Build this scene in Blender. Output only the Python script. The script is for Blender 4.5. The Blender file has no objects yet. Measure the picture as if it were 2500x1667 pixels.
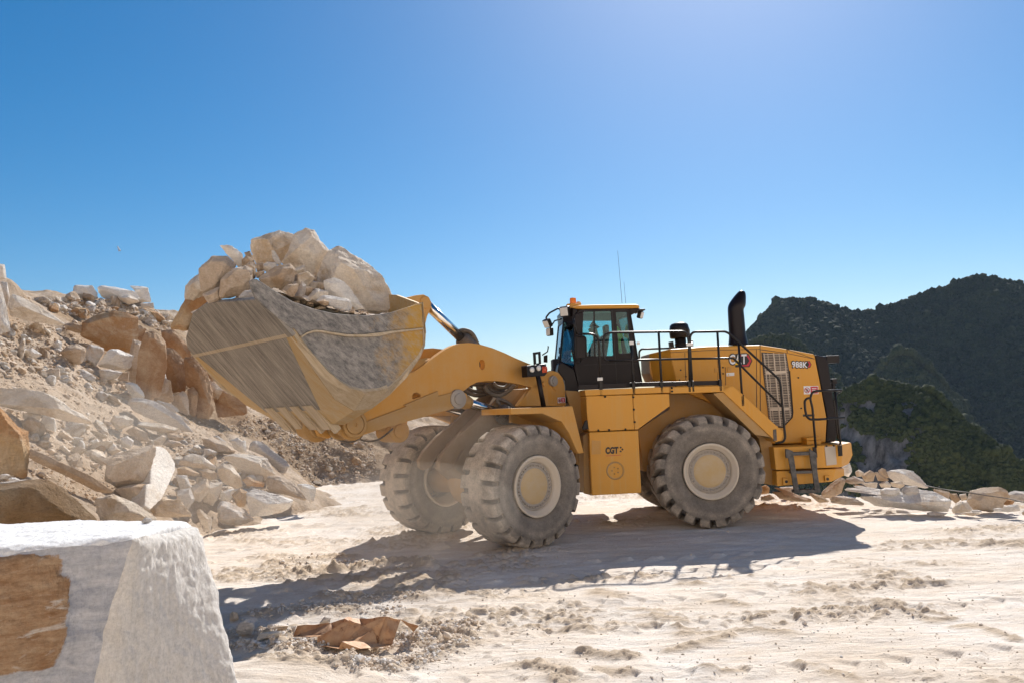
import bpy, bmesh, math, random
import numpy as np
from mathutils import Vector, Matrix
from mathutils.geometry import tessellate_polygon, delaunay_2d_cdt
random.seed(7); rng = np.random.default_rng(7)
SC = bpy.context.scene; COL = SC.collection

# ------------------------------------------------------------------ camera
K = .9408
F = 1837.39/K; PIT = .0759; ROLL = -.0444; CH = 2.4143
FW = np.array([0, math.cos(PIT), math.sin(PIT)]); UP = np.array([0, -math.sin(PIT), math.cos(PIT)]); RT = np.array([1., 0, 0])
R2 = math.cos(ROLL)*RT+math.sin(ROLL)*UP; U2 = -math.sin(ROLL)*RT+math.cos(ROLL)*UP
CO = np.array([0, 0, CH])
cd = bpy.data.cameras.new('camera'); cam = bpy.data.objects.new('camera', cd); COL.objects.link(cam)
cd.sensor_width = 36; cd.lens = F/2500*36; cd.clip_start = .1; cd.clip_end = 9000
cam.matrix_world = Matrix(((R2[0], U2[0], -FW[0], 0), (R2[1], U2[1], -FW[1], 0), (R2[2], U2[2], -FW[2], CH), (0, 0, 0, 1)))
SC.camera = cam

# ------------------------------------------------------------------ light
SUN_EL, SUN_AZ = math.radians(40.5), math.radians(18.0)      # azimuth clockwise from +Y
w = bpy.data.worlds.new('World'); SC.world = w; w.use_nodes = True
nt = w.node_tree; bg = nt.nodes['Background']
sky = nt.nodes.new('ShaderNodeTexSky'); sky.sky_type = 'NISHITA'; sky.sun_disc = False
sky.sun_elevation = SUN_EL; sky.sun_rotation = SUN_AZ; sky.altitude = 0; sky.air_density = .96; sky.dust_density = .5; sky.ozone_density = 4.25
sg_ = nt.nodes.new('ShaderNodeGamma'); sg_.inputs[1].default_value = 1.0; sh_ = nt.nodes.new('ShaderNodeHueSaturation'); sh_.inputs['Saturation'].default_value = 1.42
nt.links.new(sky.outputs[0], sg_.inputs[0]); nt.links.new(sg_.outputs[0], sh_.inputs['Color']); nt.links.new(sh_.outputs[0], bg.inputs[0]); bg.inputs[1].default_value = .059; sh_.inputs['Hue'].default_value = .494
sd = bpy.data.lights.new('sun', 'SUN'); sd.energy = 4.4; sd.angle = math.radians(.53); sd.color = (1, .955, .89)
sun = bpy.data.objects.new('sun', sd); COL.objects.link(sun)
sv = Vector((math.sin(SUN_AZ)*math.cos(SUN_EL), math.cos(SUN_AZ)*math.cos(SUN_EL), math.sin(SUN_EL)))
sun.rotation_euler = sv.to_track_quat('Z', 'Y').to_euler(); sun.location = (10, 40, 40)
SC.view_settings.view_transform = 'Standard'; SC.view_settings.look = 'None'; SC.view_settings.exposure = .74; SC.view_settings.gamma = 1
SC.cycles.max_bounces = 8; SC.cycles.volume_bounces = 1; SC.cycles.use_denoising = True

# ------------------------------------------------------------------ measuring helpers (photo pixels -> metres)
def Z(x0, y0, s): return lambda pts: [(x0+x*s, y0+y*s) for x, y in pts]
ZA = Z(400, 530, .3507); Z3 = Z(900, 650, .28706); Z4 = Z(1270, 600, .2551); Z5 = Z(1550, 680, .35077); Z6 = Z(880, 980, .2551)
ZW = Z(1390, 920, .25513); ZL = Z(1900, 840, .24221); ZR = Z(0, 550, .29762); ZM = Z(0, 950, .29762); ZN = Z(0, 850, .27426)
ZP = Z(500, 980, .20408); ZB = Z(0, 1200, .29787); ZH = Z(1800, 650, .38911); ZQ = Z(1850, 1120, .27636); ZS = Z(500, 1280, .34014); OV = Z(0, 0, 1/K)
def ray(x, y): return FW+R2*((x-1250)/F)-U2*((y-833.5)/F)
def at(x, y, d): return CO+ray(x, y)*d
def proj(v):
    v = np.asarray(v)-CO; d = v@FW
    return np.stack([1250+F*(v@R2)/d, 833.5-F*(v@U2)/d, d], -1)
LX, LY, TR, TF = 3.43, 16.3994, .0458, .6957
TRD, TYW, WB, TYR = 2.6215, .9587, 4.7721, 1.03
hr = np.array([-math.cos(TR), -math.sin(TR), 0]); hf = np.array([-math.cos(TF), -math.sin(TF), 0])
lr = np.array([-hr[1], hr[0], 0]); lf = np.array([-hf[1], hf[0], 0]); UZ = np.array([0, 0, 1.])
RA = np.array([LX, LY, 0]); HIT = RA+hr*WB/2; FA = HIT+hf*WB/2
FR = {'r': (RA, hr, lr), 'f': (FA, hf, lf)}
def on(p, o, fr):
    org, h, l = FR[fr]; r = ray(*p); return CO+r*(((org+l*o-CO)@l)/(r@l))
def ons(pts, o, fr): return [on(p, o, fr) for p in pts]
def L(fr, s, o, z): org, h, l = FR[fr]; return org+h*s+l*o+UZ*z
def mir(P, fr):
    org, h, l = FR[fr]; return [p-2*((p-org)@l)*l for p in P]

# ------------------------------------------------------------------ noise
def _h(i, j, k=0):
    n = (i.astype(np.int64)*73856093) ^ (j.astype(np.int64)*19349663) ^ (np.asarray(k).astype(np.int64)*83492791)
    n = n & 0xffffffff; n = ((n ^ (n >> 13))*1274126177) & 0xffffffff
    return ((n ^ (n >> 16)) & 0xffff)/65535.
def n2(x, y, sd=0):
    i = np.floor(x); j = np.floor(y); f = x-i; g = y-j; f = f*f*(3-2*f); g = g*g*(3-2*g)
    a = _h(i, j, sd); b = _h(i+1, j, sd); c = _h(i, j+1, sd); d = _h(i+1, j+1, sd)
    return (a*(1-f)+b*f)*(1-g)+(c*(1-f)+d*f)*g
def fb2(x, y, o=4, sd=0):
    s = 0; a = .5
    for k in range(o): s = s+a*n2(x*2**k+k*17.3, y*2**k+k*9.1, sd+k); a *= .5
    return s/(1-.5**o)
def n3(p, sd=0):
    q = np.floor(p); f = p-q; f = f*f*(3-2*f); r = 0
    for a in (0, 1):
        for b in (0, 1):
            for c in (0, 1):
                wgt = (f[:, 0] if a else 1-f[:, 0])*(f[:, 1] if b else 1-f[:, 1])*(f[:, 2] if c else 1-f[:, 2])
                r = r+wgt*_h(q[:, 0]+a, q[:, 1]+b, (q[:, 2]+c)*7+sd*131)
    return r
def fb3(p, o=3, sd=0):
    s = 0; a = .5
    for k in range(o): s = s+a*n3(p*2**k+k*11.7, sd+k); a *= .5
    return s/(1-.5**o)

# ------------------------------------------------------------------ object helpers
WL = {}
def tag(o, label=None, cat=None, group=None, kind=None):
    if label: o['label'] = label
    if cat: o['category'] = cat
    if group: o['group'] = group
    if kind: o['kind'] = kind
    return o
def empty(name, loc, parent=None):
    o = bpy.data.objects.new(name, None); COL.objects.link(o); loc = np.asarray(loc, float); WL[o] = loc
    if parent: o.parent = parent; o.location = loc-WL[parent]
    else: o.location = loc
    o.empty_display_size = .3
    return o
def obj(name, V, Fc, mat, parent=None, smooth=False, bevel=0, mi=None, attr=None, origin=None):
    V = np.asarray(V, float); c = (V.min(0)+V.max(0))/2 if origin is None else np.asarray(origin, float)
    me = bpy.data.meshes.new(name)
    if isinstance(Fc, np.ndarray):
        n, k = Fc.shape; me.vertices.add(len(V)); me.vertices.foreach_set('co', (V-c).astype(np.float32).ravel())
        me.loops.add(n*k); me.loops.foreach_set('vertex_index', Fc.astype(np.int32).ravel())
        me.polygons.add(n); me.polygons.foreach_set('loop_start', np.arange(0, n*k, k, dtype=np.int32))
        me.update(calc_edges=True); me.validate()
    else:
        me.from_pydata((V-c).tolist(), [], Fc)
    for m in (mat if isinstance(mat, (list, tuple)) else [mat]): me.materials.append(m)
    if mi is not None: me.polygons.foreach_set('material_index', np.asarray(mi, np.int32))
    me.polygons.foreach_set('use_smooth', np.full(len(me.polygons), bool(smooth)))
    for k, a in (attr or {}).items():
        at_ = me.attributes.new(k, 'FLOAT', 'POINT'); at_.data.foreach_set('value', np.asarray(a, np.float32))
    me.update()
    o = bpy.data.objects.new(name, me); COL.objects.link(o); WL[o] = c
    if parent: o.parent = parent; o.location = c-WL[parent]
    else: o.location = c
    if bevel:
        b = o.modifiers.new('bevel', 'BEVEL'); b.width = bevel; b.segments = 2; b.limit_method = 'ANGLE'; b.angle_limit = math.radians(35)
    return o
class MB:
    def __init__(s): s.V = []; s.F = []; s.M = []; s.S = []; s.FS = []
    def add(s, V, Fc, m=0):
        n = len(s.V); s.S.append(n); s.FS.append(len(s.F)); s.V += [np.asarray(v, float) for v in V]; s.F += [[i+n for i in f] for f in Fc]; s.M += [m]*len(Fc); return s
    def prism(s, near, vec, m=0):
        near = [np.asarray(p, float) for p in near]; n = len(near); far = [p+vec for p in near]
        Fc = [list(range(n)), list(range(2*n-1, n-1, -1))]+[[i, i+n, (i+1) % n+n, (i+1) % n] for i in range(n)]
        nn = sum((np.cross(near[i], near[(i+1) % n]) for i in range(n)), np.zeros(3))
        if nn@vec > 0: Fc = [f[::-1] for f in Fc]
        return s.add(near+far, Fc, m)
    def box(s, c, ax, hs, m=0):
        c = np.asarray(c, float); a, b, d = [np.asarray(v, float)*h for v, h in zip(ax, hs)]
        near = [c-a-b-d, c+a-b-d, c+a+b-d, c-a+b-d]
        return s.prism(near, 2*d, m)
    def tube(s, P, r, n=10, m=0, cap=True):
        P = [np.asarray(p, float) for p in P]; rr = r if isinstance(r, (list, tuple)) else [r]*len(P)
        T = [(P[min(i+1, len(P)-1)]-P[max(i-1, 0)]) for i in range(len(P))]; T = [t/(np.linalg.norm(t)+1e-9) for t in T]
        u = np.cross(T[0], [0, 0, 1.]) if abs(T[0][2]) < .9 else np.cross(T[0], [0, 1., 0]); V = []
        for p, t, r_ in zip(P, T, rr):
            u = u-t*(u@t); u = u/np.linalg.norm(u); v = np.cross(t, u)
            V += [p+r_*(u*math.cos(2*math.pi*k/n)+v*math.sin(2*math.pi*k/n)) for k in range(n)]
        Fc = [[i*n+k, i*n+(k+1) % n, (i+1)*n+(k+1) % n, (i+1)*n+k] for i in range(len(P)-1) for k in range(n)]
        if cap: Fc += [list(range(n))[::-1], list(range((len(P)-1)*n, len(P)*n))]
        return s.add(V, Fc, m)
    def lathe(s, c, ax, prof, n=32, m=0, cap=True):
        c = np.asarray(c, float); ax = np.asarray(ax, float)/np.linalg.norm(ax); u = np.cross(ax, [0, 0, 1.]) if abs(ax[2]) < .9 else np.cross(ax, [0, 1., 0]); u /= np.linalg.norm(u); v = np.cross(ax, u)
        V = [c+ax*t+r*(u*math.cos(2*math.pi*k/n)+v*math.sin(2*math.pi*k/n)) for r, t in prof for k in range(n)]
        Fc = [[i*n+k, i*n+(k+1) % n, (i+1)*n+(k+1) % n, (i+1)*n+k] for i in range(len(prof)-1) for k in range(n)]
        if cap: Fc += [list(range(n))[::-1], list(range((len(prof)-1)*n, len(prof)*n))]
        return s.add(V, Fc, m)
    def holed(s, outer, holes, vec, m=0):
        loops = [[np.asarray(p, float) for p in l] for l in [outer]+holes]; flat = [p for l in loops for p in l]; n = len(flat)
        tri = tessellate_polygon([[Vector(p) for p in l] for l in loops])
        Fc = [list(t) for t in tri]+[[i+n for i in t][::-1] for t in tri]; b = 0
        for l in loops:
            k = len(l); Fc += [[b+i, b+(i+1) % k, b+(i+1) % k+n, b+i+n] for i in range(k)]; b += k
        return s.add(flat+[p+vec for p in flat], Fc, m)
    def each(s, name, mat, parent=None, **k):
        st = s.S+[len(s.V)]; fs = s.FS+[len(s.F)]; return [obj(name, s.V[a:b], [[i-a for i in f] for f in s.F[c:d]], mat, parent, **k) for a, b, c, d in zip(st[:-1], st[1:], fs[:-1], fs[1:])]
    def build(s, name, mat, parent=None, **k):
        o = obj(name, s.V, s.F, mat, parent, mi=s.M, **k)
        bm = bmesh.new(); bm.from_mesh(o.data); bmesh.ops.recalc_face_normals(bm, faces=bm.faces); bm.to_mesh(o.data); bm.free()
        return o
def smoothpath(P, n=5, closed=False):
    P = [np.asarray(p, float) for p in P]; out = []
    for i in range(len(P)-1):
        a = P[max(i-1, 0)]; b = P[i]; c = P[i+1]; d = P[min(i+2, len(P)-1)]
        for k in range(n):
            t = k/n; out.append(.5*((2*b)+(c-a)*t+(2*a-5*b+4*c-d)*t*t+(-a+3*b-3*c+d)*t**3))
    return out+[P[-1]]

# ------------------------------------------------------------------ materials
def mat(name):
    m = bpy.data.materials.new(name); m.use_nodes = True; n = m.node_tree; b = n.nodes['Principled BSDF']; return m, n, b
def nd(n, t, **k):
    x = n.nodes.new(t)
    for a, v in k.items():
        if isinstance(a, str) and a.startswith('i_'): x.inputs[a[2:].replace('_', ' ')].default_value = v
        else: setattr(x, a, v)
    return x
def lk(n, a, b): n.links.new(a, b)
def mixc(n, fac, a, b, blend='MIX'):
    x = n.nodes.new('ShaderNodeMix'); x.data_type = 'RGBA'; x.blend_type = blend
    for s, v in ((0, fac), (6, a), (7, b)):
        if hasattr(v, 'links'): n.links.new(v, x.inputs[s])
        else: x.inputs[s].default_value = v if s == 0 else (*v, 1)[:4]
    return x.outputs[2]
def ramp(n, src, stops):
    x = n.nodes.new('ShaderNodeValToRGB'); e = x.color_ramp.elements
    while len(e) < len(stops): e.new(.5)
    for q, (p, v) in zip(e, stops): q.position = p; q.color = (v, v, v, 1) if not isinstance(v, tuple) else (*v, 1)[:4]
    n.links.new(src, x.inputs[0]); return x.outputs[0]
def noise(n, vec, scale, detail=6, rough=.6, dist=0):
    x = n.nodes.new('ShaderNodeTexNoise'); x.inputs['Scale'].default_value = scale; x.inputs['Detail'].default_value = detail; x.inputs['Roughness'].default_value = rough; x.inputs['Distortion'].default_value = dist
    if vec is not None: n.links.new(vec, x.inputs['Vector'])
    return x.outputs[0]
def math_(n, op, a, b=0.):
    x = n.nodes.new('ShaderNodeMath'); x.operation = op
    for i, v in enumerate((a, b)):
        if hasattr(v, 'links'): n.links.new(v, x.inputs[i])
        else: x.inputs[i].default_value = v
    return x.outputs[0]
def bump(n, b, h, st, dist=.02):
    x = n.nodes.new('ShaderNodeBump'); x.inputs['Strength'].default_value = st; x.inputs['Distance'].default_value = dist; n.links.new(h, x.inputs['Height']); n.links.new(x.outputs[0], b.inputs['Normal'])
def wpos(n): return n.nodes.new('ShaderNodeNewGeometry').outputs['Position']
def ocoord(n):
    tc = n.nodes.new('ShaderNodeTexCoord'); oi = n.nodes.new('ShaderNodeObjectInfo'); a = n.nodes.new('ShaderNodeVectorMath'); a.operation = 'SCALE'
    c = n.nodes.new('ShaderNodeCombineXYZ')
    for i in range(3): n.links.new(oi.outputs['Random'], c.inputs[i])
    n.links.new(c.outputs[0], a.inputs[0]); a.inputs['Scale'].default_value = 37.
    s = n.nodes.new('ShaderNodeVectorMath'); n.links.new(tc.outputs['Object'], s.inputs[0]); n.links.new(a.outputs[0], s.inputs[1])
    return s.outputs[0], oi.outputs['Random']
def dots(n, axes):
    """coordinates along given directions (stretched by the length of each)"""
    p = wpos(n); c = n.nodes.new('ShaderNodeCombineXYZ')
    for i, a in enumerate(axes):
        d = n.nodes.new('ShaderNodeVectorMath'); d.operation = 'DOT_PRODUCT'; n.links.new(p, d.inputs[0]); d.inputs[1].default_value = tuple(a); n.links.new(d.outputs['Value'], c.inputs[i])
    return c.outputs[0]
def plain(name, col, rough=.6, metal=0., dust=0., dcol=(.5, .42, .33), scale=3., spec=.5, streak=0.):
    m, n, b = mat(name); b.inputs['Roughness'].default_value = rough; b.inputs['Metallic'].default_value = metal; b.inputs['Specular IOR Level'].default_value = spec
    p = wpos(n); f = ramp(n, noise(n, p, scale, 8, .65), [(.35, 0.), (.75, 1.)]); f2 = ramp(n, noise(n, p, scale*14, 3, .6), [(.3, .55), (.7, 1.)])
    fac = math_(n, 'MULTIPLY', math_(n, 'MULTIPLY', f, f2), dust)
    fac = math_(n, 'ADD', fac, dust*.18)
    if streak: # dried mud runs and splashes
        mp = n.nodes.new('ShaderNodeMapping'); mp.inputs['Scale'].default_value = (9, 9, .55); n.links.new(p, mp.inputs[0]); s1 = ramp(n, noise(n, mp.outputs[0], 1., 8, .7), [(.50, 0.), (.72, 1.)]); s2 = ramp(n, noise(n, p, 42, 4, .7), [(.60, 0.), (.68, 1.)])
        sz = n.nodes.new('ShaderNodeSeparateXYZ'); n.links.new(p, sz.inputs[0]); lo = n.nodes.new('ShaderNodeMapRange'); lo.inputs[1].default_value = 3.2; lo.inputs[2].default_value = .6; n.links.new(sz.outputs[2], lo.inputs[0])
        fac = math_(n, 'ADD', fac, math_(n, 'MULTIPLY', math_(n, 'ADD', math_(n, 'MULTIPLY', s1, .7), math_(n, 'MULTIPLY', s2, .5)), math_(n, 'MULTIPLY', math_(n, 'ADD', lo.outputs[0], .35), streak)))
    lk(n, mixc(n, fac, col, dcol), b.inputs['Base Color'])
    if dust and rough < .7: lk(n, math_(n, 'ADD', math_(n, 'MULTIPLY', fac, .5), rough), b.inputs['Roughness'])
    return m
def stone(name, base, alt, stain, amt, veins=.25, scale=1.2, bumpst=.5, alt_amt=.5):
    m, n, b = mat(name); b.inputs['Roughness'].default_value = .85; b.inputs['Specular IOR Level'].default_value = .25
    v, r = ocoord(n)
    f1 = ramp(n, noise(n, v, scale*1.3, 7, .62, .4), [(.5-.25*alt_amt, 0.), (.85-.25*alt_amt, 1.)])
    c = mixc(n, f1, base, alt)
    f2 = ramp(n, noise(n, v, scale*.8, 9, .68, .8), [(.62-.42*amt, 0.), (.72-.36*amt, 1.)])
    f2 = math_(n, 'MULTIPLY', f2, math_(n, 'ADD', math_(n, 'MULTIPLY', noise(n, v, scale*9, 5, .7), .9), .35))
    c = mixc(n, math_(n, 'MULTIPLY', f2, .9), c, stain)
    mp = n.nodes.new('ShaderNodeMapping'); mp.inputs['Scale'].default_value = (1, 1, 4.); mp.inputs['Rotation'].default_value = (.5, .4, .3); lk(n, v, mp.inputs[0])
    vn = ramp(n, noise(n, mp.outputs[0], scale*2.5, 4, .5, 1.5), [(.44, 0.), (.5, 1.), (.56, 0.)])
    c = mixc(n, math_(n, 'MULTIPLY', vn, veins), c, (base[0]*.62, base[1]*.6, base[2]*.6))
    g = ramp(n, noise(n, v, scale*28, 4, .7), [(.25, .72), (.7, 1.1)])
    c = mixc(n, .7, c, g, 'MULTIPLY')
    lk(n, c, b.inputs['Base Color'])
    h = math_(n, 'ADD', math_(n, 'MULTIPLY', noise(n, v, scale*3.5, 10, .74, .3), 1.), math_(n, 'MULTIPLY', noise(n, v, scale*40, 3, .6), .12))
    bump(n, b, h, bumpst*1.7, .08)
    return m
S = {
 'white': stone('white marble', (.84, .79, .72), (.75, .67, .58), (.54, .38, .23), .14, .35),
 'cream': stone('cream marble', (.80, .71, .60), (.71, .585, .45), (.48, .33, .19), .38),
 'tan': stone('tan stone', (.58, .45, .33), (.68, .57, .46), (.41, .27, .155), .42),
 'rust': stone('iron stained stone', (.46, .285, .16), (.58, .43, .29), (.33, .17, .08), .45, .15),
 'orange': stone('orange stained marble', (.54, .36, .19), (.63, .51, .38), (.40, .19, .07), .5, .2),
 'grey': stone('grey marble', (.60, .55, .50), (.70, .63, .56), (.50, .36, .24), .3, .4),
}
YEL = (.63, .275, .012)
M = {
 'yellow': plain('yellow paint', YEL, .42, 0, .2, (.56, .38, .16), 1.3, .5, .5),
 'yellow_dusty': plain('dusty yellow paint', (.57, .26, .028), .6, 0, .5, (.54, .39, .22), 2.0, .5, .5),
 'yellow_dirty': plain('dirty yellow paint', (.42, .22, .045), .7, 0, .8, (.40, .28, .16), 2.5),
 'black': plain('black paint', (.010, .008, .009), .4, 0, .06, (.2, .16, .13), 2., .25),
 'cabblack': plain('dark brown cab paint', (.010, .006, .008), .35, 0, .02, (.2, .16, .13), 2., .22),
 'rail': plain('black handrail paint', (.009, .008, .008), .35, 0, .06, (.25, .2, .17), 8., .3),
 'dark': plain('dark dusty steel', (.05, .045, .042), .7, .2, .7, (.32, .27, .22), 3.),
 'frame_dirt': plain('muddy brown frame', (.22, .135, .06), .8, 0, .7, (.36, .27, .19), 2.5),
 'chrome': plain('chrome rod', (.72, .71, .70), .2, 1., 0.),
 'rim': plain('pale dusty rim paint', (.60, .52, .42), .7, 0, .5, (.52, .43, .33), 4.),
 'hub': plain('dusty yellow hub', (.52, .35, .15), .7, 0, .9, (.52, .42, .29), 5.),
 'bolt': plain('grey dusty bolts', (.34, .31, .28), .7, .3, .5),
 'white': plain('white sticker', (.75, .75, .75), .5),
 'red': plain('red sticker', (.50, .02, .035), .5),
 'lettering_black': plain('black lettering', (.012, .012, .012), .5),
 'lettering_yellow': plain('yellow logo triangle', (.8, .5, .02), .5),
 'plate': plain('grey reflector plate', (.55, .47, .38), .6, 0, .4),
 'beacon': plain('orange lens', (.9, .22, .01), .25),
 'redlens': plain('red orange lens', (.55, .07, .02), .25),
 'lens': plain('clear lamp lens', (.72, .70, .66), .15),
 'wire': plain('pale wire guard', (.62, .50, .38), .55, .1, .5),
 'guts': plain('dark radiator', (.035, .025, .022), .8, 0, .3),
 'rubberhose': plain('black hose', (.03, .027, .026), .6, 0, .4),
 'seat': plain('dark seat fabric', (.03, .03, .04), .9),
 'lining': plain('beige cab lining', (.32, .28, .23), .9),
 'vest': plain('lime high visibility cloth', (.50, .85, .04), .8),
 'skin': plain('skin', (.42, .24, .16), .6), 'navy': plain('navy jacket', (.02, .03, .075), .85), 'hair': plain('dark hair', (.02, .014, .01), .7),
 'rustsheet': None,
}
def glass(name, tint):
    m, n, b = mat(name); o = n.nodes['Material Output']; n.nodes.remove(b)
    t = nd(n, 'ShaderNodeBsdfTransparent'); t.inputs[0].default_value = (*tint, 1); g = nd(n, 'ShaderNodeBsdfGlossy'); g.inputs['Roughness'].default_value = .02; g.inputs[0].default_value = (.9, .95, 1, 1)
    f = nd(n, 'ShaderNodeFresnel'); f.inputs[0].default_value = 1.5; mx = nd(n, 'ShaderNodeMixShader'); lk(n, f.outputs[0], mx.inputs[0]); lk(n, t.outputs[0], mx.inputs[1]); lk(n, g.outputs[0], mx.inputs[2]); lk(n, mx.outputs[0], o.inputs[0]); return m
M['glass'] = glass('teal tinted glass', (.55, .82, .84))
def scratched(name, dark, pale, along, across, extra=None):
    """wear plate scratched along one direction"""
    m, n, b = mat(name); b.inputs['Roughness'].default_value = .6; b.inputs['Metallic'].default_value = .25
    a = np.asarray(along, float); a = a/np.linalg.norm(a); c = np.asarray(across, float); c = c/np.linalg.norm(c); e = np.cross(a, c)
    v = dots(n, (a*.9, c*11, e*11)); v2 = dots(n, (a*2.2, c*48, e*48)); v3 = dots(n, (a*.8, c*1.1, e*1.1))
    f = ramp(n, noise(n, v, 1., 10, .82, .5), [(.39, 0.), (.63, 1.)]); g = ramp(n, noise(n, v2, 1., 4, .6), [(.38, 0.), (.62, 1.)]); h = ramp(n, noise(n, v3, 2., 6, .6), [(.35, 0.), (.7, 1.)])
    fac = math_(n, 'ADD', math_(n, 'MULTIPLY', f, .62), math_(n, 'MULTIPLY', g, .18)); fac = math_(n, 'ADD', fac, math_(n, 'MULTIPLY', h, .22))
    lk(n, mixc(n, fac, dark, pale), b.inputs['Base Color']); bump(n, b, fac, .35, .01)
    return m

# ================================================================== STRUCTURE
# ------------------------------------------------------------------ ground sheet
def gpx(pts): # photo pixel -> point on the ground plane
    out = []
    for x, y in pts: r = ray(x, y); out.append((CO+r*(-CO[2]/r[2]))[:2])
    return np.array(out)
EX = np.array([-60, -12, -3, 0, 1.5, 3.2, 5.3, 7.5, 9.5, 14, 40.]); EY = np.array([60, 44, 38, 30, 25, 21.5, 19.6, 18.0, 16.6, 13, 2.])
def edge_drop(x, y):
    d = np.maximum(y-np.interp(x, EX, EY), 0)
    q = np.clip((-9-y)/8, 0, 1); bounce_bank = 17*q*q*(3-2*q)*np.clip((90-np.abs(x))/30, 0, 1)*(1-np.clip((-300-y)/300, 0, 1))      # unseen bank behind the camera, added to bounce sun onto shaded sides
    return -np.minimum(d*.75, 140)+bounce_bank*(1+.12*(n2(x*.35, y*.4, 5)-.5))
ZG = Z(1300, 1200, .5102)
RUTS = [(ZS, [(460, 290), (700, 262), (900, 240), (1040, 240)], .10, .16), (ZS, [(500, 372), (700, 345), (900, 330), (1150, 300), (1400, 270), (1600, 282)], .15, .17),
 (ZS, [(870, 510), (1130, 535), (1300, 500), (1560, 500)], .10, .16), (ZS, [(360, 650), (700, 590), (1000, 600)], .07, .22), (ZS, [(200, 900), (500, 935), (900, 930), (1300, 890), (1600, 830), (1850, 760)], .12, .20),
 (ZS, [(1000, 1090), (1300, 1060), (1550, 980), (1900, 800)], .10, .16), (ZS, [(500, 1138), (900, 1110), (1100, 1050)], .07, .12), (ZS, [(1070, 400), (1400, 330), (1600, 290)], .08, .1), (ZS, [(1430, 410), (1560, 385)], .08, .08),
 (ZS, [(200, 780), (330, 790), (600, 800)], .06, .2), (ZG, [(150, 660), (240, 662)], .08, .1), (ZG, [(260, 775), (450, 780)], .1, .1), (ZG, [(650, 752), (800, 740), (960, 705)], .06, .07), (ZG, [(730, 690), (1000, 680), (1230, 692)], .07, .09),
 (ZG, [(830, 860), (1000, 840)], .05, .07), (ZG, [(0, 820), (80, 850), (150, 890)], .1, .16), (ZG, [(850, 510), (1000, 525)], .05, .1), (ZG, [(1280, 830), (1350, 848)], .06, .06), (ZG, [(1400, 880), (1520, 897)], .06, .06),
 (ZG, [(1650, 530), (1740, 532)], .05, .08), (ZG, [(1870, 603), (2000, 600)], .05, .08), (ZG, [(2030, 640), (2150, 640), (2300, 700)], .05, .08), (ZG, [(1760, 572), (1900, 570)], .04, .08), (ZG, [(700, 430), (810, 442)], .05, .1),
 (ZG, [(300, 480), (400, 500)], .06, .13), (ZG, [(20, 590), (120, 620)], .07, .06), (ZG, [(700, 655), (780, 660)], .07, .08), (ZG, [(1330, 447), (1480, 470)], .05, .1), (ZG, [(2150, 250), (2350, 255)], .08, .2), (ZG, [(1800, 240), (2000, 230)], .04, .2), (ZG, [(430, 545), (640, 560)], .04, .09), (ZG, [(560, 580), (700, 590)], .04, .07), (ZG, [(320, 850), (440, 860)], .07, .09)]
def ground_h(x, y):
    z = .22*np.exp(-((x+2.4)/1.0)**2-((y-7.2)/.9)**2)+.07*(fb2(x*.22, y*.28, 3, 3)-.5)+.05*(fb2(x*1.1, y*2.2, 3, 11)-.5)+.028*(fb2(x*3.7, y*7.5, 4, 15)-.5)
    r = fb2(x*.55+.6*y, y*2.6, 4, 5); z = z+.10*np.clip(r-.5, 0, 1)
    pm = np.clip((fb2(x*.5+4, y*.9, 3, 21)-.5)*5, 0, 1)
    fine = fb2(x*11, y*15, 3, 31); cl = np.clip((fine-.52)*5, 0, 1)*pm*.045
    z = z+cl; c = np.clip(cl/.03, 0, 1)*.8+.3*pm
    tx = np.abs(((y-10.5-.10*x+.25*np.sin(x*.5)) % 2.6)-1.3)
    trk = np.clip(1-np.abs(tx-.55)/.3, 0, 1)*.035*np.clip(np.sin(x*13+9*np.abs(tx-.55))*2.5, -.3, 1); z = z+trk*(fb2(x*.3, y*.3, 2, 77) > .45)
    for zf, pts, amp, wd in RUTS:
        P = gpx(zf(pts)); wd = wd*1.1; lo = P.min(0)-3*wd; hi = P.max(0)+3*wd
        k = np.where((x > lo[0]) & (x < hi[0]) & (y > lo[1]) & (y < hi[1]))[0]
        if not len(k): continue
        q = np.stack([x[k]+.12*(n2(x[k]*3, y[k]*3, 8)-.5), y[k]+.25*(n2(x[k]*2.2, y[k]*3, 9)-.5)], 1); dm = np.full(len(k), 9.)
        for a, b in zip(P[:-1], P[1:]):
            t = np.clip(((q-a)@(b-a))/((b-a)@(b-a)), 0, 1); dm = np.minimum(dm, np.linalg.norm(q-a-t[:, None]*(b-a), axis=1))
        e = np.exp(-(dm/wd)**2); lump = fb2(x[k]*8, y[k]*11, 3, 41); gr = fb2(x[k]*24, y[k]*30, 2, 43)
        z[k] += amp*e*(.15+1.0*np.clip(lump-.25, 0, 1)+.5*(gr-.35)); c[k] = np.maximum(c[k], np.clip(e*1.5*(.35+lump), 0, 1))
    return z, c
gx = np.concatenate([-np.geomspace(3000, 7.2, 40), np.arange(-7, 11.5, .022), np.geomspace(11.6, 3000, 50)])
gy = [5.0]
while gy[-1] < 27: gy.append(gy[-1]+max(.013, .0022*gy[-1]*gy[-1]/9))
gy = np.concatenate([[-800, -300, -100, -60, -40, -30, -24, -20, -18, -17, -16, -15, -14, -13, -12, -11, -10, -9, -6, -3, 2, 4.], gy, np.geomspace(27.5, 4500, 60)])
GX, GY = np.meshgrid(gx, gy); fx, fy = GX.ravel(), GY.ravel(); gz, gc = ground_h(fx, fy)
near = np.clip(1-(np.hypot(fx-2, fy-12)-25)/20, 0, 1); gz = gz*near+edge_drop(fx, fy)-.02
def grid_faces(nr, nc):
    i = np.arange(nr-1)[:, None]*nc+np.arange(nc-1)[None, :]; i = i.ravel(); return np.stack([i, i+1, i+nc+1, i+nc], 1)
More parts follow.
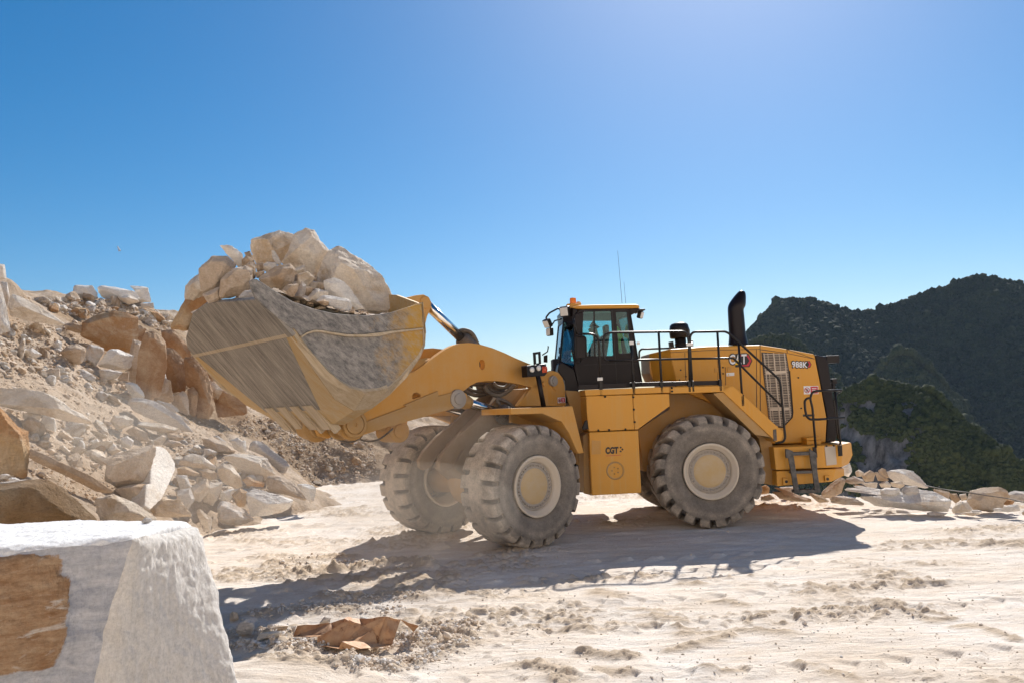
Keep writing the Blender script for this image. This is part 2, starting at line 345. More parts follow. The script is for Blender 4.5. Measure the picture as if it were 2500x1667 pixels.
m, n, b = mat('pale quarry dust'); b.inputs['Roughness'].default_value = .95; b.inputs['Specular IOR Level'].default_value = .15
at_ = nd(n, 'ShaderNodeAttribute', attribute_name='clod'); p = wpos(n)
f1 = ramp(n, noise(n, p, .45, 7, .65, .5), [(.38, 0.), (.66, 1.)]); mp = nd(n, 'ShaderNodeMapping'); mp.inputs['Scale'].default_value = (.8, 3.5, 1); lk(n, p, mp.inputs[0])
f2 = ramp(n, noise(n, mp.outputs[0], 1.6, 8, .7, .4), [(.42, 0.), (.68, 1.)])
c = mixc(n, math_(n, 'MULTIPLY', f1, .8), (.80, .735, .665), (.71, .595, .475)); c = mixc(n, math_(n, 'MULTIPLY', f2, .55), c, (.62, .48, .35))
c = mixc(n, math_(n, 'MULTIPLY', at_.outputs['Fac'], .8), c, (.50, .385, .27)); g = ramp(n, noise(n, p, 26, 4, .7), [(.25, .8), (.7, 1.08)]); c = mixc(n, .6, c, g, 'MULTIPLY')
lk(n, c, b.inputs['Base Color']); bump(n, b, math_(n, 'ADD', noise(n, mp.outputs[0], 5, 8, .75), math_(n, 'MULTIPLY', noise(n, p, 40, 4, .7), .35)), .75, .05)
M['ground'] = m
tag(obj('ground', np.stack([fx, fy, gz], 1), grid_faces(len(gy), len(gx)), m, smooth=True, attr={'clod': gc}, origin=(0, 0, 0)), kind='structure')

# ------------------------------------------------------------------ rubble slope and dirt bank (heights interpolated between measured points)
TP = [(480, 1226, 16.3), (580, 1206, 17.2), (650, 1182, 18.6), (725, 1126, 23.), (735, 1116, 25.5), (800, 1110, 26), (870, 1104, 26.5), (960, 1098, 27), (300, 1190, 14.5), (200, 1150, 13.2), (60, 1150, 11.5), (100, 1080, 13), (20, 1040, 12.6), (130, 1000, 15), (0, 930, 14.6), (0, 860, 16), (0, 780, 17.6),
 (100, 880, 18.2), (210, 950, 18.6), (330, 1060, 17.6), (420, 1120, 17.8), (300, 930, 21.5), (400, 965, 21.8), (440, 1000, 21.6), (520, 1030, 21), (600, 1060, 20.6), (600, 1130, 19), (420, 1050, 19.6), (200, 860, 21), (60, 800, 19.5), (110, 770, 23.2),
 (0, 700, 19.6), (30, 650, 20.5), (60, 688, 24), (100, 690, 28), (200, 690, 29), (300, 700, 30.5), (350, 715, 31), (400, 755, 32), (300, 725, 28.8), (180, 712, 27.8), (220, 745, 26.2), (330, 760, 28), (400, 800, 29.5),
 (230, 850, 24.2), (310, 880, 24.4), (380, 930, 24.6), (450, 975, 25), (500, 985, 25.5), (560, 960, 27), (470, 820, 30), (520, 880, 30.5), (560, 900, 31),
 (600, 960, 27.6), (640, 1030, 26.4), (680, 1080, 26), (760, 1060, 27), (860, 1050, 28), (700, 980, 28.5), (800, 970, 30), (880, 985, 30.5), (960, 990, 32), (1040, 985, 34)]
tp = np.array([at(x/K, y/K, d) for x, y, d in TP])
ext = np.array([(-2.5, 15.5, -.6), (-1.6, 18, -.6), (-2.4, 21, -.6), (-1, 24, -.7), (.5, 26, -.7), (-4.2, 14.5, -.5), (-5.6, 8.9, 1.78), (-4.3, 7.2, 1.45), (-6.6, 8.6, 1.9), (-3.2, 6.6, .2), (-2.9, 8.2, -.4), (-3.3, 10, -.4), (-5.5, 5.6, .6), (-8, 6, 1.2), (-9, 9, 2.2), (-13, 11, 3.5), (-16, 15, 5.5), (-20, 22, 7.), (-20, 34, 7.2), (-14, 40, 7), (-8, 40, 5.5), (-3, 40, 2.2), (2, 36, 0), (1.5, 29, -.6), (-16, 8, 3), (4, 33, -1)])
tp = np.concatenate([tp, ext]); A = np.linalg.norm(tp[:, None, :2]-tp[None, :, :2], axis=2)+np.eye(len(tp))*.02
Pm = np.c_[np.ones(len(tp)), tp[:, :2]]; nT = len(tp); sol = np.linalg.solve(np.block([[A, Pm], [Pm.T, np.zeros((3, 3))]]), np.r_[tp[:, 2], 0, 0, 0])
TX0, TX1, TY0, TY1, TS = -20, 4.2, 5.2, 40, .075
tx = np.arange(TX0, TX1, TS); ty = np.arange(TY0, TY1, TS); GX, GY = np.meshgrid(tx, ty); fx, fy = GX.ravel(), GY.ravel(); tz = np.zeros(len(fx))
for i in range(nT): tz += sol[i]*np.hypot(fx-tp[i, 0], fy-tp[i, 1])
tz += sol[nT]+sol[nT+1]*fx+sol[nT+2]*fy
rough = fb2(fx*.9, fy*.9, 4, 51)-.5; rid = np.abs(fb2(fx*.5, fy*.7, 3, 57)-.5)
tz0 = tz.copy(); tz = tz+.55*rough-.5*rid+.12+.10*(fb2(fx*4, fy*4, 3, 61)-.5)
tz = tz-.32*np.clip(1-tz0/.7, 0, 1)
TG = tz.reshape(len(ty), len(tx))
def terr(x, y):
    u = np.clip((np.asarray(x)-TX0)/TS, 0, len(tx)-1.001); v = np.clip((np.asarray(y)-TY0)/TS, 0, len(ty)-1.001); i = u.astype(int); j = v.astype(int); f = u-i; g = v-j
    z = (TG[j, i]*(1-f)+TG[j, i+1]*f)*(1-g)+(TG[j+1, i]*(1-f)+TG[j+1, i+1]*f)*g
    ok = (np.asarray(x) > TX0) & (np.asarray(x) < TX1-.2) & (np.asarray(y) > TY0) & (np.asarray(y) < TY1-.2)
    return np.maximum(np.where(ok, z, -50), np.asarray(edge_drop(np.asarray(x), np.asarray(y))))
def hit(px, py):
    """distance along the view axis at which a photo pixel meets ground or slope"""
    px = np.atleast_1d(np.asarray(px, float)); py = np.atleast_1d(np.asarray(py, float))
    R = FW[None]+R2[None]*((px-1250)/F)[:, None]-U2[None]*((py-833.5)/F)[:, None]; out = np.full(len(px), 60.); done = np.zeros(len(px), bool)
    for d in np.arange(6, 45, .06):
        P = CO+R*d; h_ = (P[:, 2] < terr(P[:, 0], P[:, 1])) & ~done; out[h_] = d; done |= h_
    return out
m, n, b = mat('tan rubble earth'); b.inputs['Roughness'].default_value = .95; b.inputs['Specular IOR Level'].default_value = .1; p = wpos(n)
f1 = ramp(n, noise(n, p, .5, 8, .65, .4), [(.36, 0.), (.66, 1.)]); f2 = ramp(n, noise(n, p, 2.6, 8, .7), [(.42, 0.), (.66, 1.)])
c = mixc(n, f1, (.54, .405, .285), (.65, .53, .415)); c = mixc(n, math_(n, 'MULTIPLY', f2, .7), c, (.38, .25, .15)); g = ramp(n, noise(n, p, 16, 5, .75), [(.25, .7), (.7, 1.12)]); c = mixc(n, .8, c, g, 'MULTIPLY'); dt_ = nd(n, 'ShaderNodeAttribute', attribute_name='dirt').outputs['Fac']; bd_ = mixc(n, ramp(n, noise(n, p, 4, 8, .75), [(.35, 0.), (.65, 1.)]), (.25, .155, .085), (.47, .34, .22)); c = mixc(n, dt_, c, bd_)
lk(n, c, b.inputs['Base Color']); bump(n, b, math_(n, 'ADD', noise(n, p, 3, 9, .75), math_(n, 'MULTIPLY', noise(n, p, 18, 5, .75), .5)), 1., .12); M['earth'] = m
def inpoly(P, x, y):
    P = np.asarray(P); c = np.zeros(len(x), bool); j = len(P)-1
    for i in range(len(P)):
        k = ((P[i, 1] > y) != (P[j, 1] > y)) & (x < (P[j, 0]-P[i, 0])*(y-P[i, 1])/(P[j, 1]-P[i, 1]+1e-9)+P[i, 0]); c ^= k; j = i
    return c
TPX = proj(np.stack([fx, fy, tz], 1)); jx = 90*(fb2(fx*.9, fy*.9, 4, 71)-.5); dirt = np.zeros(len(fx))
for pl in (ZR([(330, 640), (900, 640), (1300, 690), (1480, 790), (1600, 1050), (2000, 1500), (1750, 1650), (1100, 1440), (1040, 1250), (800, 960), (560, 800)]), ZP([(60, 300), (500, 100), (1100, 300), (2300, 350), (2300, 900), (1300, 1010), (1000, 760), (700, 450)])): dirt = np.maximum(dirt, inpoly(pl, TPX[:, 0]+jx, TPX[:, 1]+jx)*(.55+.45*fb2(fx*2, fy*2, 3, 81)))
tag(obj('terrain', np.stack([fx, fy, tz], 1), grid_faces(len(ty), len(tx)), m, smooth=True, attr={'dirt': dirt}, origin=(0, 0, 0)), kind='structure')

# ------------------------------------------------------------------ hills with their woods
m, n, b = mat('hillside undergrowth and cliff'); b.inputs['Roughness'].default_value = 1; b.inputs['Specular IOR Level'].default_value = 0; p = wpos(n)
at_ = nd(n, 'ShaderNodeAttribute', attribute_name='rock'); f1 = noise(n, p, .03, 8, .7); mp = nd(n, 'ShaderNodeMapping'); mp.inputs['Scale'].default_value = (1, 1, .3); lk(n, p, mp.inputs[0]); f2 = ramp(n, noise(n, mp.outputs[0], .16, 10, .75), [(.38, .18), (.66, 1.3)])
c = mixc(n, f1, (.035, .045, .022), (.07, .075, .035)); rc = mixc(n, 1., (.17, .16, .155), f2, 'MULTIPLY'); c = mixc(n, at_.outputs['Fac'], c, rc); lk(n, c, b.inputs['Base Color']); M['hill'] = m
def leafmat(name, a, bcol):
    m, n, b = mat(name); b.inputs['Roughness'].default_value = .9; b.inputs['Specular IOR Level'].default_value = .1; p = wpos(n)
    f = ramp(n, noise(n, p, .06, 3, .6), [(.35, 0.), (.65, 1.)]); g = ramp(n, noise(n, p, .9, 4, .8), [(.3, .55), (.7, 1.2)]); c = mixc(n, f, a, bcol); c = mixc(n, 1., c, g, 'MULTIPLY'); lk(n, c, b.inputs['Base Color']); return m
M['wood_far'] = leafmat('far broadleaf crowns', (.024, .036, .017), (.042, .054, .023)); M['wood_near'] = leafmat('shrubs and small trees', (.032, .044, .018), (.060, .068, .025))
def ico(level):
    bm = bmesh.new(); bmesh.ops.create_icosphere(bm, subdivisions=level, radius=1); V = np.array([v.co[:] for v in bm.verts]); Fc = np.array([[v.index for v in f.verts] for f in bm.faces]); bm.free(); return V, Fc
ICO = {l: ico(l) for l in (1, 2, 3, 4, 5)}
def hill(name, ridge, dist_w, drop, back, sd, rock=None, cols=170, rows=70, rough=.06, prof=1.0, tree=None):
    """ridge: (photo x, y, distance); the slope falls `drop` metres over `dist_w` metres towards the valley on the camera's side"""
    R = np.array([at(x, y, d) for x, y, d in ridge]); s = np.linspace(0, len(R)-1, cols); R = np.stack([np.interp(s, np.arange(len(R)), R[:, k]) for k in range(3)], 1)
    v = np.concatenate([-np.linspace(1, .06, 10), np.linspace(0, 1, rows)]); V = []; rk = []
    for q in v:
        if q < 0: P = R
        else: P = R+np.outer(np.ones(cols), [0, -q*dist_w, -drop*q**prof])
        sc = 1/dist_w*6; nz = fb2(P[:, 0]*sc*.7+sd, P[:, 1]*sc*.5+P[:, 2]*sc*.35, 5, sd)-.5; amp = dist_w*rough*min(1, abs(q)*5+.04)
        P = P+np.outer(nz*amp*2, [0, -.8, .6]); V.append(P); rk.append(np.clip((fb2(P[:, 0]*sc*2., P[:, 2]*sc*1.2, 4, sd+5)-.42)*7, 0, 1) if rock else np.zeros(cols))
    V = np.array(V); Fc = grid_faces(len(v), cols); rk = np.array(rk)
    if rock:
        pr = proj(V.reshape(-1, 3)).reshape(len(v), cols, 3); rk = np.maximum(rk*.0, rock(pr[..., 0], pr[..., 1])*np.clip((rk*1.3+.25), 0, 1))
    tag(obj(name, V.reshape(-1, 3), Fc, M['hill'], smooth=True, attr={'rock': rk.ravel()}, origin=(0, 0, 0)), kind='structure')
    nn, sz, mt, lv, nm, lab = tree; nr = len(v)
    r_ = rng.random(nn*3)**.85*(nr-2); c_ = rng.random(nn*3)*(cols-1.01); i = r_.astype(int); j = c_.astype(int); f = (r_-i)[:, None]; g = (c_-j)[:, None]
    P = (V[i, j]*(1-g)+V[i, j+1]*g)*(1-f)+(V[i+1, j]*(1-g)+V[i+1, j+1]*g)*f; k_ = rk[i, j]
    pr = proj(P); ok = (pr[:, 0] > 1500) & (pr[:, 0] < 2620) & (pr[:, 1] < 1330) & (rng.random(len(P)) > k_*.86); P = P[ok][:nn]; 
    protos = []
    for q in range(6):
        D, Fi = ICO[lv]; rr = 1+.55*(fb3(D*1.7+q*9+sd, 2, q)-.5)+.5*(n3(D*5+q*3, q)-.5); protos.append((D*rr[:, None], Fi))
    VV = []; FF = []; off = 0
    for q in range(6):
        Q = P[q::6]; D, Fi = protos[q]; s_ = sz*np.exp(rng.normal(0, .33, len(Q))); an = rng.random(len(Q))*6.28; hh = .85+.5*rng.random(len(Q))
        X = D[None, :, 0]*np.cos(an)[:, None]-D[None, :, 1]*np.sin(an)[:, None]; Y = D[None, :, 0]*np.sin(an)[:, None]+D[None, :, 1]*np.cos(an)[:, None]
        W = np.stack([X*s_[:, None], Y*s_[:, None], D[None, :, 2]*(s_*hh)[:, None]+(s_*.55)[:, None]], 2)+Q[:, None, :]
        VV.append(W.reshape(-1, 3)); FF.append((Fi[None]+(np.arange(len(Q))*len(D))[:, None, None]+off).reshape(-1, 3)); off += len(Q)*len(D)
    tag(obj(nm, np.concatenate(VV), np.concatenate(FF), mt, origin=(0, 0, 0)), lab, 'forest', kind='stuff')
hz = lambda pts, d: [(*ZH([(x, y)])[0], (d if not callable(d) else d(x))) for x, y in pts]
hill('hills', hz([(-420, 900), (-200, 690), (-60, 560), (60, 430), (140, 345), (205, 285), (240, 235), (280, 218), (400, 213), (480, 212), (540, 235), (650, 268), (720, 292), (800, 300), (880, 293), (920, 268), (1040, 232), (1120, 200), (1200, 172), (1300, 143), (1400, 97), (1470, 78), (1540, 71), (1650, 82), (1800, 127), (1950, 200), (2200, 330)], lambda x: 980-.06*x), 560, 420, 300, 3, tree=(46000, 1.75, M['wood_far'], 1, 'forest', 'dark broadleaf forest covering the big hill and its saddle'))
hill('hills', hz([(-120, 640), (20, 540), (110, 476), (200, 458), (270, 462), (330, 474), (430, 530), (520, 610), (640, 720)], 640), 150, 160, 80, 9, cols=70, rows=30, tree=(4500, 1.4, M['wood_near'], 2, 'forest', 'rounded wooded knoll behind the loader hood'))
hill('hills', hz([(680, 820), (780, 770), (850, 715), (900, 650), (960, 585), (1020, 560), (1080, 585), (1150, 640), (1230, 705), (1320, 790), (1400, 860), (1520, 960)], 760), 230, 220, 160, 14, cols=90, rows=40, rough=.09, tree=(9000, 1.6, M['wood_near'], 2, 'forest', 'paler wooded spur in the middle of the hillside'))
def cliff(x, y):
    x = (x-1800)/.38911; y = (y-650)/.38911; return np.clip(1-np.abs(x-850)/330, 0, 1)**.4*np.clip((y-810)/50, 0, 1)*1.6
hill('hills', hz([(420, 960), (560, 868), (640, 836), (690, 800), (750, 764), (830, 733), (900, 732), (960, 737), (1090, 767), (1200, 812), (1270, 882), (1380, 952), (1480, 1012), (1620, 1112), (1760, 1222), (1900, 1312), (2100, 1422)], lambda x: 330-.03*x), 75, 150, 90, 23, rock=cliff, cols=150, rows=60, rough=.16, prof=1.25, tree=(17000, .62, M['wood_near'], 2, 'forest', 'scrub on the near ridge above the grey cliff'))

# ================================================================== WHEEL LOADER
M['bucketfloor'] = scratched('scratched wear plate', (.07, .061, .055), (.47, .415, .345), .86*hf+1.0*UZ, lf)
LOADER = tag(empty('wheel_loader', RA), 'yellow articulated wheel loader carrying boulders in its raised bucket', 'wheel loader')
DIRTY = M['yellow_dirty']; Y = M['yellow']; YD = M['yellow_dusty']
def pr(name, pts, o, t, m, fr='r', parent=LOADER, bevel=.012, mirror=False, **k):
    P = ons(pts, o, fr); v = -FR[fr][2]*t; ob = MB().prism(P, v).build(name, m, parent, bevel=bevel, **k)
    if mirror: MB().prism(mir(P, fr), -v).build(name, m, parent, bevel=bevel)
    return ob
def tubes(name, lst, o, fr, m, r=.021, parent=LOADER, bend=True):
    mb = MB()
    for pts in lst:
        P = ons(pts[1], pts[2] if len(pts) > 2 else o, fr); mb.tube(P, pts[0], 10)
    return mb.build(name, m, parent, smooth=True)
def rnd(zf, pts, r=10):
    """round the corners of a pixel path"""
    out = [pts[0]]
    for a, b, c in zip(pts[:-2], pts[1:-1], pts[2:]):
        a, b, c = map(np.array, (a, b, c)); la, lc = np.linalg.norm(a-b), np.linalg.norm(c-b); k = min(r, la*.45, lc*.45); p = b+(a-b)/la*k; q = b+(c-b)/lc*k
        out += [tuple(p), tuple(.25*p+.5*b+.25*q), tuple(q)]
    return zf(out+[pts[-1]])

# ---- wheels
def tyre_mesh(front):
    na = 528; xs = np.concatenate([np.linspace(-1, -.86, 6), np.linspace(-.84, .84, 40), np.linspace(.86, 1, 6)])
    prof = [(-.30, .50), (-.40, .52), (-.455, .60), (-.485, .70), (-.49, .78), (-.482, .86), (-.470, .905), (-.458, .94)]      # (offset/width , radius) side wall
    pts = []
    for t, r in prof: pts.append((t*TYW, r, -2))
    for x in xs:
        ax = abs(x); r = TYR-.018*ax**2-.05*max(0, (ax-.82)/.18)**2; pts.append((x*.445*TYW, r, x))
    for t, r in prof[::-1]: pts.append((-t*TYW, r, 2))
    A = np.arange(na)/na*2*np.pi; NP = len(pts); R = np.zeros((na, NP)); T = np.zeros((na, NP)); D = np.zeros((na, NP))
    N = 21 if front else 20
    for k, (t, r, x) in enumerate(pts):
        T[:, k] = t; ax = abs(x)
        if ax > 1.5: # side wall: shoulder ends of the lugs
            g = 0; dep = 0
            if r > .89:
                s = 1 if x > 0 else -1; ph = (N*A/(2*np.pi)+(.5 if s > 0 else 0)-(0 if front else .62*1.0*1)) % 1
                g = np.clip((np.abs(ph-.5)-(.345 if front else .28))/.05, 0, 1); dep = .05 if r < .92 else .075
            R[:, k] = r-g*dep if r > .89 else r; T[:, k] = t*(1-.06*g if r > .89 else 1)
            D[:, k] = .34+.3*(r > .9)+.2*(abs(r-.78) < .03)
        else:
            s = 1 if x > 0 else -1
            if front:
                ph = (N*A/(2*np.pi)+(.5 if s > 0 else 0)+.06*(ax-.5)) % 1; g = np.clip((np.abs(ph-.5)-.355)/.045, 0, 1)*np.clip((ax-.34)/.06, 0, 1); dep = .075
            else:
                ph = (N*A/(2*np.pi)+(.5 if s > 0 else 0)-.62*ax**1.2) % 1; g = np.clip((np.abs(ph-.5)-.29)/.05, 0, 1)*np.clip((ax-.04)/.05, 0, 1); dep = .11
            R[:, k] = r-g*dep; D[:, k] = (1-g)*(1.0 if front else .78)+g*.12
    R += .010*(fb2(np.outer(A*9, np.ones(NP)), np.outer(np.ones(na), np.arange(NP)*.25), 3, 4)-.5)
    return A, R, T, D
TYM = {f: tyre_mesh(f) for f in (True, False)}
m, n, b = mat('dusty tyre rubber'); b.inputs['Roughness'].default_value = .9; b.inputs['Specular IOR Level'].default_value = .2; p = wpos(n)
at_ = nd(n, 'ShaderNodeAttribute', attribute_name='dust'); f = ramp(n, noise(n, p, 4, 9, .75), [(.32, .35), (.68, 1.2)]); f3 = ramp(n, noise(n, p, 45, 4, .6), [(.35, .75), (.65, 1.1)])
c = mixc(n, math_(n, 'MULTIPLY', math_(n, 'MULTIPLY', at_.outputs['Fac'], f), f3), (.070, .065, .062), (.56, .475, .385)); lk(n, c, b.inputs['Base Color']); bump(n, b, noise(n, p, 30, 6, .7), .35, .01); M['tyre'] = m
def wheel(c, ax, front, out):
    """ax: unit axle direction pointing outwards"""
    W = empty('wheel', c, LOADER); u = np.cross(ax, UZ); u /= np.linalg.norm(u)
    A, R, T, D = TYM[front]
    if not front: A = -A if False else A
    V = c+T[..., None]*ax+R[..., None]*(np.cos(A)[:, None, None]*u+np.sin(A)[:, None, None]*UZ); V[..., 2] = np.maximum(V[..., 2], -.012); na, NP = R.shape
    i = np.arange(na)[:, None]; k = np.arange(NP-1)[None]; Fc = np.stack([i*NP+k, ((i+1) % na)*NP+k, ((i+1) % na)*NP+k+1, i*NP+k+1], 2).reshape(-1, 4)
    o = obj('tyre', V.reshape(-1, 3), Fc, M['tyre'], W, smooth=True, attr={'dust': D.ravel()})
    md = o.modifiers.new('es', 'EDGE_SPLIT'); md.split_angle = math.radians(38)
    h = TYW*.5
    MB().lathe(c, ax, [(.50, -h*.62), (.50, h*.80), (.515, h*.88), (.505, h*.92), (.47, h*.91), (.455, h*.82), (.425, h*.80), (.40, h*.72), (.395, h*.60)], 64, cap=False).lathe(c, ax, [(.40, -h*.3), (.47, -h*.62), (.50, -h*.72), (.515, -h*.86), (.505, -h*.9), (.47, -h*.88), (.45, -h*.7), (.36, -h*.2)], 64, cap=False).build('rim', M['rim'], W, smooth=True)
    hb = MB().lathe(c, ax, [(.40, h*.60), (.395, h*.66), (.30, h*.68), (.285, h*.71), (.27, h*.72), (.24, h*.735), (.0, h*.745)], 64, cap=False)
    o = MB().lathe(c, ax, [(.395, h*.655), (.39, h*.675), (.295, h*.685)], 64, cap=False)
    bolts = o
    for q in range(36):
        a = 2*math.pi*q/36; rr = .345; pc = c+ax*h*.66+rr*(math.cos(a)*u+math.sin(a)*UZ); bolts.lathe(pc, ax, [(.017, 0), (.017, .032), (.012, .040)], 6)
    hb.build('hub', M['hub'], W, smooth=True); o.build('bolt_flange', M['bolt'], W)
    return W
for fr, s_ in (('f', 1), ('f', -1), ('r', 1), ('r', -1)):
    org, h_, l_ = FR[fr]; wheel(org+l_*s_*TRD/2+UZ*(TYR-.02), l_*s_, fr == 'f', s_)
for fr, col in (('f', DIRTY), ('r', DIRTY)):
    org, h_, l_ = FR[fr]; c = org+UZ*(TYR-.02)
    MB().lathe(c-l_*1.35, l_, [(.16, 0), (.26, .2), (.24, .5), (.20, .75), (.30, .95), (.42, 1.1), (.45, 1.35), (.42, 1.6), (.30, 1.75), (.20, 1.95), (.24, 2.2), (.26, 2.5), (.16, 2.7)], 28).build('axle', col, LOADER, smooth=True)

# ---- rear frame, hood, counterweight
HN = .95
pr('hood', Z5([(243, 513), (243, 489), (505, 469), (872, 461), (1060, 489), (1252, 525), (1290, 715), (1338, 975), (1330, 1140), (960, 1150), (900, 1100), (620, 900), (285, 760), (285, 705), (248, 560)]), HN, 2*HN, Y, bevel=.03)
nose = ons(Z5([(243, 513), (243, 489), (243, 489)]), HN, 'r')
a = ons(Z5([(243, 489), (285, 706), (248, 620)]), HN, 'r'); f_ = ons(Z5([(100, 522), (132, 715), (106, 655)]), .42, 'r')
mb = MB(); V = [a[0], a[1], f_[0], f_[2], f_[1]]+mir([a[0], a[1], f_[0], f_[2], f_[1]], 'r')
mb.add(V, [[0, 1, 4, 3, 2], [5, 7, 8, 9, 6], [2, 3, 8, 7], [3, 4, 9, 8], [0, 2, 7, 5], [1, 6, 9, 4]]); mb.build('hood_nose', Y, LOADER, bevel=.02)
pr('seam', Z5([(245, 512), (505, 497), (872, 489), (872, 492), (505, 500), (245, 515)]), HN+.004, .02, M['lettering_black'], bevel=0)
mb = MB()
for pts in ([(870, 461), (874, 461), (876, 950), (872, 950)], [(845, 492), (848, 492), (850, 900), (846, 900)], [(628, 615), (631, 615), (634, 740), (631, 740)], [(1056, 488), (1059, 488), (1064, 515), (1060, 515)], [(575, 500), (577, 500), (580, 745), (578, 745)], [(346, 515), (349, 515), (356, 705), (353, 705)], [(1060, 489), (1252, 557), (1252, 560), (1060, 492)], [(875, 495), (1060, 520), (1252, 560), (1252, 557), (1060, 517), (875, 491)]):
    mb.prism(ons(Z5(pts), HN+.005, 'r'), -lr*.02)
mb.each('panel_seam', M['lettering_black'], LOADER)
mb = MB()
for x, y in ((318, 635), (310, 705), (612, 617), (613, 660), (1137, 688), (1157, 900), (355, 680)): mb.lathe(on(Z5([(x, y)])[0], HN, 'r'), lr, [(.016, -.01), (.016, .012), (.01, .016)], 8)
mb.each('bolt', M['black'], LOADER)
mb = MB()
for x, y in ((568, 635), (658, 630)): mb.box(on(Z5([(x, y)])[0], HN, 'r'), (hr, UZ, lr), (.045, .042, .014))
mb.each('latch', M['yellow_dusty'], LOADER, bevel=.006)
GR = [(880, 512), (1055, 522), (1075, 640), (1098, 930), (1094, 962), (1030, 1030), (1000, 1028), (935, 1000), (905, 760), (890, 620)]
pr('grille_backing', Z5(GR), HN+.006, .05, M['guts'], bevel=0)
mb = MB(); g = lambda x, y: on(Z5([(x, y)])[0], HN+.035, 'r')
lft = lambda y: np.interp(y, [512, 620, 760, 1000], [892, 898, 912, 938]); rgt = lambda y: np.interp(y, [512, 640, 930, 962, 1028], [1046, 1066, 1090, 1086, 1025])
for k, y in enumerate(np.arange(524, 1024, 11.5)): mb.tube([g(lft(y), y), g(rgt(y), y+4)], .0055 if k % 4 else .008, 5)
for x0, x1, r_, ye in ((898, 950, .011, 1005), (965, 1012, .015, 1020), (1040, 1082, .011, 958), (925, 965, .006, 1010), (1003, 1048, .006, 990)): mb.tube([g(x0, 518), g(x1, ye)], r_, 6)
for y in (645, 900): mb.box(g((lft(y)+rgt(y))/2, y+5), (hr, UZ, lr), (.20, .028, .006))
mb.build('grille', M['wire'], LOADER)
pr('grille_surround', Z5([(1075, 640), (1081, 640), (1104, 930), (1098, 966), (1033, 1036), (998, 1034), (1000, 1027), (1028, 1028), (1092, 962), (1098, 930)]), HN+.02, .03, M['black'], bevel=0)
pr('rear_door', Z5([(1255, 527), (1330, 543), (1348, 600), (1362, 690), (1385, 880), (1412, 1060), (1396, 1132), (1332, 1140), (1342, 975), (1292, 715)]), HN-.01, 2*HN-.02, M['cabblack'], bevel=.02)
mb = MB()
mb.box(on(Z5([(1358, 562)])[0], .75, 'r'), (hr, UZ, lr), (.13, .075, .14)).box(on(Z5([(1325, 605)])[0], .80, 'r'), (hr, UZ, lr), (.05, .12, .05)).box(on(Z5([(1383, 712)])[0], .8, 'r'), (hr, UZ, lr), (.05, .05, .06)).box(on(Z5([(1360, 750)])[0], .82, 'r'), (hr, UZ, lr), (.08, .06, .06))
mb.tube(rnd(Z5, [(1340, 740), (1345, 720), (1365, 715), (1385, 745), (1370, 770)], 8) and ons(rnd(Z5, [(1340, 740), (1345, 720), (1365, 715), (1385, 745), (1370, 770)], 8), .9, 'r'), .012, 6)
mb.each('rear_lamp_bracket', M['black'], LOADER, bevel=.012)
MB().box(on(Z5([(1324, 652)])[0], .87, 'r'), (hr, UZ, lr), (.025, .04, .02)).build('tail_lamp', M['lens'], LOADER, bevel=.005)
CW = 1.5
def cwblock(name, pts, tp, t_corner):
    pr(name, Z5(pts), CW, 2*CW, Y, bevel=.02)
cw1 = ons(Z5([(965, 1172), (1440, 1152), (1440, 1310), (982, 1330)]), CW, 'r'); rr = ons(Z5([(1505, 1138), (1517, 1225), (1488, 1288)]), CW-.35, 'r')
mb = MB(); V = cw1+rr; V2 = mir(V, 'r'); mb.add(V+V2, [[0, 3, 2, 1], [1, 2, 6, 5, 4], [7, 8, 9, 10], [8, 11, 12, 13, 9], [4, 5, 12, 11], [5, 6, 13, 12], [0, 1, 4, 11, 8, 7], [3, 10, 9, 13, 6, 2], [0, 7, 10, 3]]); mb.build('counterweight', Y, LOADER, bevel=.015)
cw2 = ons(Z5([(985, 1337), (1400, 1320), (1370, 1412), (990, 1443)]), CW-.02, 'r'); rr = ons(Z5([(1455, 1318), (1460, 1368)]), CW-.38, 'r')
mb = MB(); V = cw2+rr; V2 = mir(V, 'r'); mb.add(V+V2, [[0, 3, 2, 1], [1, 2, 5, 4], [6, 7, 8, 9], [7, 10, 11, 8], [4, 5, 11, 10], [0, 1, 4, 10, 7, 6], [3, 9, 8, 11, 5, 2], [0, 6, 9, 3]]); mb.build('counterweight_skirt', Y, LOADER, bevel=.015)
pr('rear_frame', Z5([(240, 800), (540, 795), (830, 1082), (935, 1090), (968, 1170), (978, 1330), (992, 1440), (892, 1425), (870, 1300), (500, 1310), (60, 1340), (20, 1050), (240, 905)]), .78, 1.56, DIRTY, bevel=.015)
pr('fender_bracket', Z5([(835, 1085), (930, 1092), (966, 1172), (980, 1330), (992, 1440), (900, 1425), (880, 1200), (862, 1110)]), 1.25, .5, DIRTY, bevel=.01)
pr('bumper_plate', ZL([(468, 1030), (575, 1024), (592, 1208), (487, 1220)]), CW+.012, .02, M['plate'], bevel=.003)
mb = MB()
for x, y in ((485, 1022), (557, 1020)): mb.lathe(on(ZL([(x, y)])[0], CW, 'r'), lr, [(.018, 0), (.018, .015)], 8)
mb.each('bolt', M['black'], LOADER)
mb = MB(); mb.prism(ons(ZL([(287, 970), (432, 962), (438, 1003), (290, 1012)]), 1.2, 'r'), -lr*.3).prism(ons(ZL([(285, 940), (425, 930), (432, 960), (287, 968)]), 1.2, 'r'), -lr*.3); mb.each('battery_box', Y, LOADER, bevel=.01)
for a, hole in (([(48, 1347), (104, 1344), (108, 1413), (52, 1418)], (82, 1382)), ([(470, 1322), (520, 1320), (524, 1374), (474, 1378)], (498, 1356))):
    o = pr('tie_down_lug', ZL(a), CW+.03, .06, Y, bevel=.006); MB().lathe(on(ZL([hole])[0], CW+.03, 'r'), lr, [(.028, -.02), (.028, .004)], 12).build('hole', M['lettering_black'], o)
